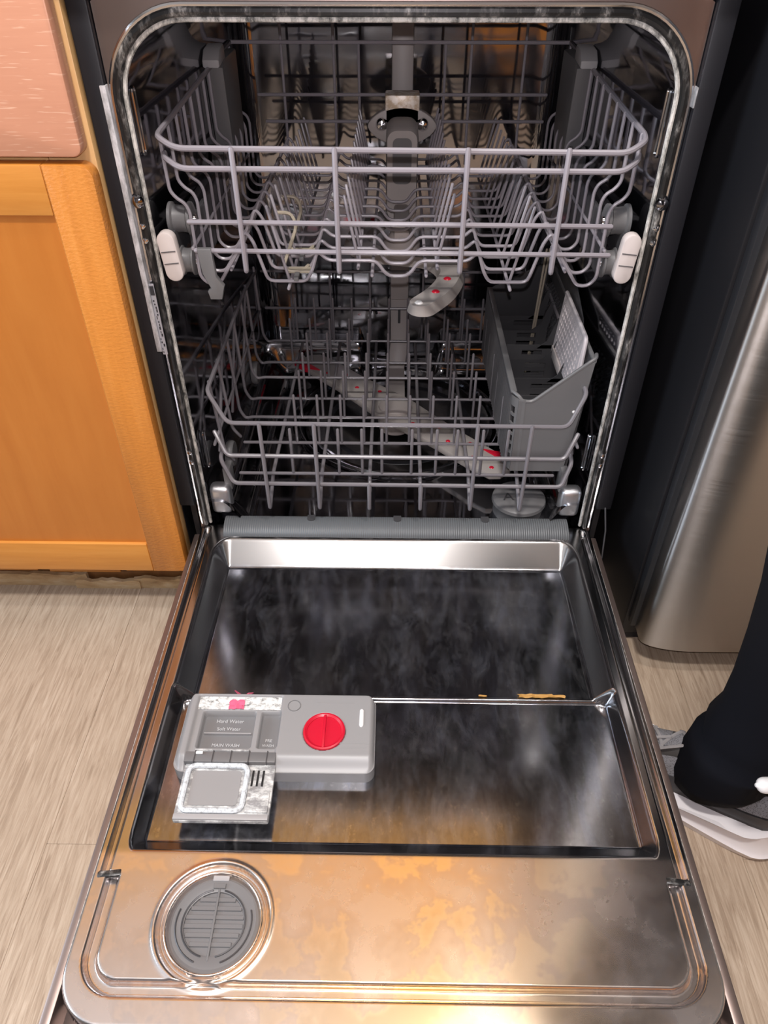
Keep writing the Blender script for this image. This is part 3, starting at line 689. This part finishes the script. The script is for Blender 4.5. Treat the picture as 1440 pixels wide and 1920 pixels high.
# cream tine clips and the grey label clip
for (y, z) in ((.040, .5450), (.105, .5450)):
    cp = [(-.152, y + .05, .600), (-.135, y + .055, .598), (-.128, y + .045, .585), (-.136, y + .02, .565), (-.142, y, .5510), (-.134, y - .006, .5465), (-.118, y - .002, .5465), (-.112, y + .010, .5485)]
    c_ = obj('tine_clip', tube(fillet(cp, .012, 3), .0022, 7), 'clip', UR)
    obj('clip_plate', box(-.137, -.108, y - .006, y + .008, .5440, .5480, .0015), 'clip', UR)
    obj('clip_lever', xf(box(-.003, .003, -.012, .010, -.0025, .0025, .001), Matrix.Translation((-.1245, y - .012, .5440))), 'plastic', UR)
obj('rack_clip', extrude([(-.2345, .5890), (-.2180, .5890), (-.2165, .5560), (-.2085, .5440), (-.2130, .5280), (-.2270, .5280), (-.2290, .5380), (-.2245, .5420), (-.2320, .5600)], 'y', -.008, .0005, .0008), 'plastic', UR)
# feed manifold, hub and upper spray arm
MF = obj('manifold', loft([[(x, y, z) for x, z in rrect(-.0185 + dx, .0300 - dx, z0, z1, r, 5)] for (y, dx, z0, z1, r) in ((.330, .002, .512, .640, .014), (.338, 0, .510, .645, .016), (.40, 0, .512, .648, .016), (.455, .004, .515, .640, .012))]), 'tube', UR, sharp=45)
obj('manifold_recess', extrude(rrect(-.0085, .0200, .566, .630, .008, 5), 'y', .3285, .3312), 'plastic', UR)
wing = [(-.046 + .0475 * (1 - math.cos(a)), .632 + .026 * math.sin(a) * abs(math.sin(a)) ** .4) for a in np.linspace(0, 2 * PI, 29)[:-1]]
wing = [(.0055 + .053 * math.cos(a), .634 + .027 * math.sin(a) * (abs(math.sin(a)) ** .3)) for a in np.linspace(0, 2 * PI, 32)[:-1]]
obj('manifold_wing', extrude(wing, 'y', .385, .40, .002), 'tube', UR)
for x in (-.026, .037): obj('ball_screw', xf(lathe([(.0095, 0), (.009, .004), (.006, .008), (0, .0095)], (0, 0, 0), 18), Matrix.Translation((x, .385, .6370)) @ Matrix.Rotation(PI / 2, 4, 'X')), 'chrome', UR)
obj('manifold_block', box(-.0205, .0315, .385, .425, .636, .676, .002), 'bronze', UR)
obj('manifold_tube', box(-.0060, .0180, .215, .340, .518, .536, .005), 'tube', UR)
obj('arm_hub', lathe([(.010, .540), (.014, .534), (.020, .520), (.027, .512), (.027, .500), (.020, .494)], (.006, .232, 0), 28), 'tube', UR)
def band(path, wid, z0, z1):
    P = [Vector((*p, 0)) for p in path]; rg = []
    for i, p in enumerate(P):
        tn = (P[min(i + 1, len(P) - 1)] - P[max(i - 1, 0)]).normalized(); nn = Vector((-tn.y, tn.x, 0)); hw = wid[i]
        rg.append([p + nn * hw + Vector((0, 0, z0)), p + nn * hw * .75 + Vector((0, 0, z1)), p - nn * hw * .75 + Vector((0, 0, z1)), p - nn * hw + Vector((0, 0, z0))])
    return loft(rg)
for s in (1, -1):
    pth = fillet([(0, 0, 0), (.050, -.012, 0), (.074, -.060, 0), (.055, -.130, 0), (.016, -.187, 0)], .05, 6)
    cum = [0.0]
    for a_, b_ in zip(pth[:-1], pth[1:]): cum.append(cum[-1] + (b_ - a_).length)
    LT = cum[-1]; ss = list(np.linspace(0, LT - .018, 20)) + [LT - .018 * (1 - q) for q in (.2, .4, .58, .74, .87, .96, 1.0)]
    P2 = [(.006 + s * float(np.interp(q, cum, [p.x for p in pth])), .232 + s * float(np.interp(q, cum, [p.y for p in pth]))) for q in ss]; n_ = len(P2)
    wd = [.0195 * math.sqrt(max(.02, 1 - max(0, (q - (LT - .018)) / .018) ** 2)) for q in ss]
    ua = obj('upper_spray_arm', band(P2, wd, .484, .498), 'arm', UR, sharp=60)
    for k in (n_ - 6, n_ - 11, n_ - 15):
        if k > 2: obj('nozzle', lathe([(0, .5000), (.004, .4995), (.006, .4975)], (P2[k][0], P2[k][1], 0), 14), 'red' if k < n_ - 8 else 'white', UR)

# ------------------------------------------------------------------ lower rack
LR = thing('lower_rack', 'grey wire lower dish rack with upright plate tines below the upper rack', 'dish rack', (0, .23, .235))
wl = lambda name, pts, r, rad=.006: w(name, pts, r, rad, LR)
ZL = .2385
wl('rim_wire', [(-.262, .470, .372), (-.262, .35, .384), (-.260, .10, .3845), (-.2585, .014, .3870), (-.2320, -.0060, .3490), (.2360, -.0060, .3465), (.2585, .014, .3870), (.260, .10, .3845), (.262, .35, .384), (.262, .470, .372)], .0031, .010)
wl('front_wire', [(-.2570, .012, .3230), (-.2400, -.0050, .2935), (.2400, -.0050, .2915), (.2570, .012, .3230)], .0031, .008)
wl('front_wire', [(-.2560, .040, .2780), (-.2560, .014, .2730), (-.2370, -.0040, .2430), (.2430, -.0040, .2410), (.2570, .014, .2710), (.2570, .040, .2780)], .0031, .008)
for x in (-.1875, -.1125, .1122, .1862): wl('upright_wire', [(x, -.0115, .3500), (x, -.0085, .1990), (x * .985, .035, ZL - .004), (x * .97, .465, ZL - .004)], .0029, .004)
for x in (-.0382, .0378): wl('upright_wire', [(x, -.0085, .2440), (x, -.0085, .1985), (x, .035, ZL - .004), (x, .465, ZL - .004)], .0029, .004)
YL = [.027, .108, .1825, .242, .314, .370, .457]
for k, y in enumerate(YL):
    if k < 2: wl('cross_wire', [(-.2330 if k == 0 else -.2400, y, ZL), (.2360, y, ZL)], .0025)
    else: wl('cross_wire', [(-.2625, y, .384), (-.2585, y, .252), (-.2500, y, ZL - .003), (-.2380, y, ZL), (.2380, y, ZL), (.2500, y, ZL - .003), (.2585, y, .252), (.2625, y, .384)], .0025, .008)
for y in (.045, .108): 
    for s in (-1, 1): wl('side_wire', [(s * .2625, y, .384), (s * .2570, y + .004, .262), (s * .2470, y + .01, ZL + .004)], .0025, .01)
for s in (-1, 1):
    wl('side_wire', [(s * .2600, .012, .300), (s * .2600, .20, .3000), (s * .2600, .465, .300)], .0023)
    for a, b in ((.05, .16), (.16, .27), (.27, .38)):
        wl('side_brace', [(s * .2650, a, .262), (s * .2650, b, .382)], .0023)
    obj('rack_foot', xf(box(-.006, .006, -.012, .012, -.020, .020, .003), Matrix.Translation((s * .2520, .030, .232))), 'plastic', LR)
    for y in (.10, .36): obj('roller', xf(lathe([(0, -.006), (.019, -.006), (.021, -.003), (.021, .003), (.019, .006), (0, .006)], (0, 0, 0), 24), Matrix.Translation((s * .262, y, .222)) @ Matrix.Rotation(PI / 2, 4, 'Y')), 'plastic', LR)
wl('back_wire', [(-.2515, .470, .372), (.2515, .470, .372)], .0026)
wl('back_wire', [(-.2500, .470, .300), (.2500, .470, .300)], .0026)
for x in (-.20, -.125, -.05, .05, .125, .20): wl('back_upright', [(x, .473, .372), (x, .473, ZL)], .0022)
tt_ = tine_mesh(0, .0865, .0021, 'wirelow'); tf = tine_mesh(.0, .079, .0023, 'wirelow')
for y in YL[1:]:
    for k in range(10): 
        o = obj('tine', tt_, None, LR, loc=(-.1555 + .0354 * k, y, ZL))
for y in YL[5:]: obj('tine', tt_, None, LR, loc=(-.1910, y, ZL))
for x in (-.1527, -.0836, -.049, -.0199, .0237, .0597, .0895, .1262, .1622):
    me = tf; obj('tine', me, None, LR, loc=(x, .027, ZL))

# ------------------------------------------------------------------ cutlery basket
BK = thing('cutlery_basket', 'dark grey plastic cutlery basket standing in the right of the lower rack', 'cutlery basket', (.215, .21, .244))
BX0, BX1, BY0, BY1, BZ = .1690, .2560, .034, .400, .2440
obj('basket_floor', perf(np.linspace(BX0 + .003, BX1 - .006, 22), np.linspace(BY0 + .003, BY1 - .003, 91), lambda u, v: int((u - BX0) / .00385) % 3 == 1 and int((v - BY0) / .00402) % 3 != 0, .003, lambda u, v, q: (u, v, BZ + .0015 + q)), 'plastic', BK, smooth=False)
# left wall: upright ribs with slots, slightly rounded corner at the front
obj('left_wall', perf(np.linspace(BY0 + .012, BY1, 123), [BZ, .250, .262, .266, .280, .284, .298, .302, .316, .320, .334, .338, .352, .358, .371],
     lambda u, v: int((u - BY0 - .012) / .00291) % 2 == 1 and (.250 < v < .262 or .266 < v < .280 or .284 < v < .298 or .302 < v < .316 or .320 < v < .334 or .338 < v < .352), .003, lambda u, v, q: (BX0 - .004 * (v - BZ) / .127 * 1.0 + q, u, v)), 'plasticd', BK, smooth=False)
for k in range(42):
    y = BY0 + .016 + k * .0087
    obj('rib', box(BX0 - .0075, BX0 - .0045, y, y + .0022, .2450, .3700, .0006, 1), 'plasticm', BK)
obj('wall_rim', box(BX0 - .0085, BX0 + .0005, BY0 + .010, BY1, .3695, .3740, .0012), 'plastic', BK)
# front corner with ladder slots
cor = [(BX0 + .014 - .016 * math.cos(a), BY0 + .014 - .016 * math.sin(a)) for a in np.linspace(-.1, PI / 2 + .05, 9)]
zs = [BZ, .256, .2595, .272, .2755, .288, .2915, .304, .3075, .320, .3235, .336, .3395, .352, .366]
ct = lambda i: cor[min(8, max(0, int(round(i))))]
obj('corner_ladder', perf(list(range(9)), zs, lambda u, v: 1 < u < 7 and any(a < v < b for a, b in zip(zs[1:-1:2], zs[2:-1:2]) if False) or (0.9 < u < 4.4 and (.2595 < v < .272 or .2755 < v < .288 or .2915 < v < .304 or .3075 < v < .320 or .3235 < v < .336 or .3395 < v < .350)), .0028,
     lambda u, v, q: (ct(u)[0] - q * math.cos(u / 8 * PI / 2) - .003 * (v - BZ) / .12, ct(u)[1] - q * math.sin(u / 8 * PI / 2), v)), 'plastic', BK, sharp=40)
fx = BX0 + .014
frontp = [(fx, BZ), (BX1 - .006, BZ), (BX1 + .002, .340), (.2665, .4255), (.2580, .4215), (.1960, .3660), (.1880, .3625), (.1760, .3640), (fx - .005, .3660)]
fw = []
for zz in (0, 1):
    pass
uu = [.1712, .1730, .1760, .1830, .1900, .1960, .2130, .2300, .2470, .2580, .2665]
ft_ = lambda u: float(np.interp(u, [.165, .1760, .1830, .1900, .1960, .2580, .2665], [.3665, .3640, .3625, .3630, .3660, .4215, .4255]))
fb_ = lambda u: float(np.interp(u, [.2500, .2665], [BZ, .41])) if u > .2500 else BZ
def fcol(u): 
    t0 = ft_(u); k = (u - .2130) / (.2665 - .2130)
    return [(u if u < .2130 else .2130 + (min(u, .2500 + .0165 * (z - BZ) / .18) - .2130), z) for z in (BZ + (t0 - BZ) * q for q in (0, .25, .5, .75, 1))]
cols = [fcol(u) for u in uu]; V_, F_ = [], []
for yy in (BY0 - .003, BY0 + .0008):
    for c_ in cols: V_ += [(x, yy, z) for x, z in c_]
nc = len(cols)
for l_ in (0, 1):
    for i in range(nc - 1):
        for j in range(4): F_.append([l_ * nc * 5 + q for q in (i * 5 + j, (i + 1) * 5 + j, (i + 1) * 5 + j + 1, i * 5 + j + 1)])
bd = [i * 5 for i in range(nc)] + [(nc - 1) * 5 + j for j in range(1, 5)] + [i * 5 + 4 for i in range(nc - 2, -1, -1)] + [j for j in (3, 2, 1)]
for k in range(len(bd)): F_.append([bd[k], bd[(k + 1) % len(bd)], nc * 5 + bd[(k + 1) % len(bd)], nc * 5 + bd[k]])
obj('front_wall', (V_, F_), 'plastic', BK, sharp=30)
obj('front_rim', tube(fillet([(BX0 - .006, BY0 + .012, .3725), (BX0 + .003, BY0 + .002, .369), (.1760, BY0 - .001, .3640), (.1900, BY0 - .001, .3625), (.2590, BY0 - .001, .4240), (.2680, BY0 + .002, .4290), (.2700, BY0 + .012, .4300)], .006, 4), .0026, 8), 'plastic', BK)
obj('front_rivet', lathe([(0, -.0015), (.002, -.001), (.0024, .001)], (.2500, BY0 - .0035, .3480), 12, 'y'), 'white', BK)
# right wall lattice
def lat(u, v):
    a = (u * .9 + v) / .0115; b = (u * .9 - v) / .0115
    return (a - math.floor(a)) > .30 and (b - math.floor(b)) > .30 and .252 < v < .405 and BY0 + .01 < u < BY1 - .01
obj('right_wall', perf(np.linspace(BY0, BY1, 150), np.linspace(BZ, .424, 74), lat, .003, lambda u, v, q: (BX1 + .012 * (v - BZ) / .18 - .002 + q, u, v)), 'plasticd', BK, smooth=False)
obj('wall_rim', box(.2640, .2690, BY0, BY1, .4220, .4275, .0012), 'plastic', BK)
obj('back_wall', extrude([(BX0 - .003, BZ), (BX1 - .004, BZ), (.2665, .424), (BX0 - .006, .371)], 'y', BY1 - .003, BY1, .0008), 'plasticd', BK)
# dividers with pill slots
for k, y in enumerate((.088, .128, .196, .236, .300, .345)):
    def hole(u, v, k=k):
        inr = (.205 < u < .236) or (.170 < u < .184 and False)
        return inr and any(abs(v - c) < .0042 for c in (.262, .280, .298, .316, .332)) 
    us = np.linspace(BX0 - .002, BX1 - .001, 31); vs = np.linspace(BZ + .004, .346 if k % 2 else .340, 45)
    obj('divider', perf(us, vs, hole, .0022, lambda u, v, q, y=y: (u, y + q, v)), 'plasticd', BK, smooth=False)
    obj('divider_wing', extrude([(.2280, .340), (.2540, .340), (.2640, .392), (.2560, .392), (.2430, .352)], 'y', y - .0011, y + .0011), 'plasticd', BK, smooth=False)
# pale perforated flap, standing up on the right wall
def fh(u, v):
    r = int(v / .0105); c = (u + (.0055 if r % 2 else 0)) / .011
    return .010 < u < .140 and .006 < v < .078 and (c - math.floor(c)) > .45 and (v / .0105 - r) > .35
FLP = obj('lid_flap', perf(np.linspace(0, .150, 110), np.linspace(0, .086, 60), fh, .0024, lambda u, v, q: (.2490 + v * .10 + q, .060 + u + v * .10, .356 + v * .98)), 'flap', BK, smooth=False)
obj('flap_rim', tube(fillet([(.2560, .060, .398), (.2585, .068, .4420), (.2590, .220, .4420)], .006, 4), .0030, 8), 'flap', BK)
obj('flap_tab', box(.2450, .2480, .135, .205, .345, .3620, .001), 'beige', BK)
# dark flap further back
obj('lid_flap', extrude([(.120, .425), (.330, .425), (.345, .455), (.300, .475), (.225, .468), (.135, .440)], 'x', .2660, .2685, .0008), 'plasticd', BK)
# sticks in the basket
for k, (dx, dy) in enumerate(((0, 0), (.006, .003))):
    o = obj('chopstick', tube([(.232 + dx * .3, .318 + dy, .252), (.240 + dx, .322 + dy, .47)], [.0022, .0017], 8), 'clip')
    tag(o, ('left one' if k == 0 else 'right one') + ' of the two thin tan sticks in the back of the cutlery basket', 'chopstick', 'sticks in the cutlery basket')

# ------------------------------------------------------------------ base cabinet on the left
CB = thing('base_cabinet', 'orange wooden base cabinet with rosy drawer left of the dishwasher', 'cabinet', (-.62, .27, 0))
obj('carcass', box(-.92, -.3235, -.006, .57, .100, .870), 'wood_b', CB, smooth=False)
obj('side_panel', box(-.3235, -.3225, .0, .56, .10, .86), 'black', CB, smooth=False)
obj('face_frame', box(-.372, -.3215, -.0220, -.006, .100, .870, .001), 'wood_e', CB)
obj('face_frame', box(-.92, -.3725, -.0220, -.006, .675, .705, .001), 'wood_e', CB)
drw = obj('drawer_front', extrude(rrect(-.905, -.3255, .6975, .862, [.010, .002, .002, .010], 5), 'y', -.0460, -.0240, .0025), 'wood_d', CB)
DY0, DY1 = -.0455, -.0240
dp = obj('door_panel', box(-.870, -.3700, -.0400, -.0280, .150, .645), 'wood_p', CB, smooth=False)
obj('stile', extrude(rrect(-.3728, -.3205, .1010, .6900, [.014, .001, .001, .003], 6), 'y', DY0, DY1, .0012), 'wood_v', dp)
obj('stile', extrude(rrect(-.9050, -.8520, .1010, .6900, [.001, .014, .003, .001], 6), 'y', DY0, DY1, .0012), 'wood_v', dp)
obj('rail', box(-.8515, -.3733, DY0, DY1, .6385, .6900, .0012), 'wood_h', dp)
obj('rail', box(-.8515, -.3733, DY0, DY1, .1010, .1565, .0020), 'wood_h', dp)
tk = obj('toe_board', box(-.92, -.345, .026, .040, .0, .100), 'wood_b', CB, smooth=False)
jr = random.Random(11)
for (xa, xb, h, y) in ((-.92, -.70, .020, .020), (-.71, -.52, .026, .022), (-.54, -.43, .018, .016), (-.44, -.352, .022, .018)):
    nj = int((xb - xa) / .009); top = [(xa + (xb - xa) * k / nj, h + jr.uniform(-.0025, .0025)) for k in range(nj + 1)]
    obj('splinter', extrude([(xa, 0)] + top + [(xb, 0)], 'y', y - .003, y + .004), 'rough_wood', tk, smooth=False)
for (xa, xb, z) in ((-.90, -.78, .030), (-.77, -.60, .033), (-.58, -.46, .031), (-.45, -.36, .034)):
    obj('splinter', box(xa, xb, .021, .026, z, z + .009, .001), 'wood_h', tk)
obj('pipe_stub', tube([(-.338, .012, .0), (-.338, .012, .055)], .010, 14), 'blackplastic', CB)

# ------------------------------------------------------------------ refrigerator on the right
RF = thing('refrigerator', 'refrigerator with black side and rounded stainless steel door right of the dishwasher', 'refrigerator', (.75, .25, 0))
obj('body', box(.3560, 1.20, -.0880, .60, .018, 1.74, .003), 'fridge_black', RF)
dpoly = [(.3680, -.1000), (.3670, -.1270)]
for a in np.linspace(0, PI / 2, 14): dpoly.append((.4450 - .0775 * math.cos(a) ** 1.0, -.1290 - .0230 * math.sin(a)))
dpoly += [(.80, -.1520), (1.12, -.1520), (1.195, -.129), (1.195, -.1000)]
fd = obj('door', extrude(dpoly, 'z', .050, 1.70, .002), 'fridge_steel', RF, sharp=25)
obj('door_liner', box(.3600, 1.19, -.1040, -.0890, .052, 1.69, .002), 'fridge_edge', fd)
obj('base_grille', box(.365, 1.19, -.085, -.070, .005, .050), 'blackplastic', RF, smooth=False)
for x in (.42, 1.1): obj('foot', lathe([(.015, .0), (.017, .006), (.012, .02)], (x, -.03, 0), 16), 'blackplastic', RF)

# ------------------------------------------------------------------ person's leg and shoe
PE = thing('person', 'person standing beside the open door in black trousers and a grey and white running shoe', 'person', (.42, -.35, 0))
def ell(c, rx, ry, n=28, wob=0, ph=0):
    return [(c[0] + rx * math.cos(a) * (1 + wob * math.sin(5 * a + ph)), c[1] + ry * math.sin(a) * (1 + wob * math.sin(4 * a + ph)), c[2] + (c[3] if len(c) > 3 else 0) * math.cos(a + .75)) for a in [2 * PI * k / n for k in range(n)]]
legr = [((.398, -.362, .074, .020), .048, .048, .03), ((.400, -.361, .094, .018), .054, .054, .03), ((.404, -.358, .124, .014), .053, .053, .04), ((.408, -.358, .142, .012), .0615, .0615, .03), ((.411, -.357, .151, .012), .0545, .0545, .02), ((.414, -.357, .166, .010), .060, .060, .03),
        ((.418, -.357, .185), .056, .056, .02), ((.421, -.359, .24), .060, .060, .012), ((.419, -.364, .31), .066, .066, .01), ((.402, -.386, .40), .072, .072, .01), ((.374, -.408, .49), .072, .074, .012), ((.350, -.432, .56), .077, .079, .01),
        ((.320, -.470, .66), .083, .086, .01), ((.300, -.510, .78), .090, .094, .0), ((.300, -.530, .88), .096, .10, 0), ((.300, -.535, .95), .08, .085, 0)]
legr = [((c[0] + .01 - .010 * (c[2] < .13), c[1] - .004) + tuple(c[2:]), a, b, d) for c, a, b, d in legr]
leg = obj('trouser_leg', loft([ell(c, a, b, 32, d, i * .9) for i, (c, a, b, d) in enumerate(legr)]), 'trouser', PE, sharp=None)
obj('hem_seam', tube(ell((.4105, -.361, .110, .018), .0530, .0530, 40), .0008, 5, closed=True), 'void', PE)
# shoe in its own axes: u heel->toe, v sideways
SH = Matrix.Translation((.472, -.410, 0)) @ Matrix.Rotation(math.atan2(.55, -.835), 4, 'Z')
def swid(u):
    pts = [(-.004, .004), (.0, .016), (.012, .030), (.035, .038), (.07, .038), (.12, .036), (.17, .044), (.205, .049), (.24, .044), (.265, .030), (.280, .012), (.284, .003)]
    if u < .035: return .038 * math.sqrt(max(0.004, 1 - ((.035 - u) / .0392) ** 2))
    return float(np.interp(u, [p[0] for p in pts], [p[1] for p in pts]))
US = [-.004, -.0035, -.002, .001, .005, .010, .016, .024, .04, .06, .09, .12, .15, .18, .205, .23, .25, .265, .277, .284]
def srings(zf, wf, n=20):
    rg = []
    for u in US: rg.append((u, swid(u)))
    return rg
sole_out = [(u, swid(u)) for u in US] + [(u, -swid(u)) for u in US[::-1]]
def sole_ring(off, z_of): return [SH @ Vector((u + (off if u > .14 else -off), v + math.copysign(off, v), z_of(u))) for u, v in sole_out]
top_of = lambda u: .050 - .018 * float(sm(.03, .16, u)) + .008 * float(sm(.23, .284, u))
sl = obj('shoe_sole', loft([sole_ring(-.003, lambda u: .001 + .006 * float(sm(.2, .284, u)) ), sole_ring(.004, lambda u: .004 + .006 * float(sm(.2, .284, u))), sole_ring(.007, lambda u: .014 + .006 * float(sm(.2, .284, u))), sole_ring(.0035, lambda u: .018 + .006 * float(sm(.2, .284, u))),
     sole_ring(.002, lambda u: top_of(u) * .78 + .002), sole_ring(-.004, lambda u: top_of(u)), sole_ring(-.012, lambda u: top_of(u) + .001)]), 'sole', PE, sharp=50)
def upper_ring(u, lift):
    wv = max(swid(u) - .007, .002); zb = top_of(u) - .004
    hpts = [(-.004, .080), (.0, .098), (.02, .100), (.05, .088), (.08, .088), (.11, .108), (.14, .106), (.18, .080), (.22, .062), (.25, .054), (.277, .046), (.284, .040)]
    h = float(np.interp(u, [p[0] for p in hpts], [p[1] for p in hpts])) + lift
    out_ = []
    for k in range(13):
        a = PI * k / 12; out_.append(SH @ Vector((u, (wv + lift) * math.cos(a) * (1 - .18 * math.sin(a)), zb + (h - zb) * math.sin(a) ** .8)))
    return out_
obj('shoe_upper', loft([upper_ring(u, 0) for u in [-.003, .0, .01, .02, .035, .05, .065, .08, .095, .11, .125, .14, .16, .18, .2, .22, .24, .26, .275, .283]]), 'shoe', PE, sharp=None)
def patch(u0, u1, a0, a1, lift, m, nm):
    V, F = [], []; nu, na = 9, 9
    for lay in (lift, lift - .002):
        for i in range(nu):
            u = u0 + (u1 - u0) * i / (nu - 1); wv = max(swid(u) - .007, .002); zb = top_of(u) - .004
            hp = [(-.004, .080), (.0, .098), (.02, .100), (.05, .088), (.08, .088), (.11, .108), (.14, .106), (.18, .080), (.22, .062), (.25, .054), (.277, .046), (.284, .040)]
            h = float(np.interp(u, [p[0] for p in hp], [p[1] for p in hp])) + lay
            for j in range(na):
                a = a0 + (a1 - a0) * j / (na - 1); V.append(SH @ Vector((u, (wv + lay) * math.cos(a) * (1 - .18 * math.sin(a)), zb + (h - zb) * math.sin(a) ** .8)))
    N = nu * na
    for lay in (0, 1):
        for i in range(nu - 1):
            for j in range(na - 1): F.append([lay * N + q for q in (i * na + j, (i + 1) * na + j, (i + 1) * na + j + 1, i * na + j + 1)])
    return obj(nm, (V, F), m, PE)
for a0, a1 in ((.45, 1.15), (PI - 1.15, PI - .45)):
    patch(.012, .075, a0, a1, .0022, 'meshgrey', 'mesh_panel'); patch(.10, .20, a0 - .2, a1 - .3, .0018, 'meshgrey', 'mesh_panel')
    patch(.004, .15, a0 - .28, a0 - .05, .0030, 'plasticd', 'overlay_strip')
patch(.118, .175, 1.15, PI - 1.15, .0022, 'meshgrey', 'tongue')
HP = [(-.004, .080), (.0, .098), (.02, .100), (.05, .088), (.08, .088), (.11, .108), (.14, .106), (.18, .080), (.22, .062), (.25, .054), (.277, .046), (.284, .040)]
def on_shoe(u, a, lift):
    wv = max(swid(u) - .007, .002) + lift; zb = top_of(u) - .004; h = float(np.interp(u, [p[0] for p in HP], [p[1] for p in HP])) + lift
    return SH @ Vector((u, wv * math.cos(a) * (1 - .18 * math.sin(a)), zb + (h - zb) * math.sin(a) ** .8))
for k, u in enumerate((.116, .132, .148, .164, .180)):
    sg = 1 if k % 2 else -1
    obj('lace', tube([on_shoe(u + sg * .010 * (q - 4) / 4, 1.05 + (PI - 2.1) * q / 8, .0035) for q in range(9)], .0022, 6), 'lace', PE)
obj('lace', tube(fillet([on_shoe(.125, 1.4, .004), on_shoe(.140, 1.1, .010), on_shoe(.165, .95, .012), on_shoe(.175, 1.3, .008), on_shoe(.150, 1.45, .006)], .012, 4), .0020, 6), 'lace', PE)

# ------------------------------------------------------------------ chrome bar at the right edge
BR = thing('white_bar', 'rounded end of a bright white bar entering at the right edge beside the shoe', 'metal bar', (.80, -.44, 0))
bp = [Vector((.3770 + dx, -.448, .198)) for dx in (0, .0012, .0032, .0062, .0100)] + fillet([(.50, -.448, .198), (.76, -.448, .198), (.80, -.448, .158), (.80, -.448, .008)], .05, 6)
obj('bar', tube(bp, [.0030, .0055, .0072, .0082, .0085] + [.0085] * (len(bp) - 5), 20), 'white', BR)
obj('bar_foot', lathe([(.014, 0), (.015, .008), (.010, .012)], (.80, -.448, 0), 18), 'blackplastic', BR)
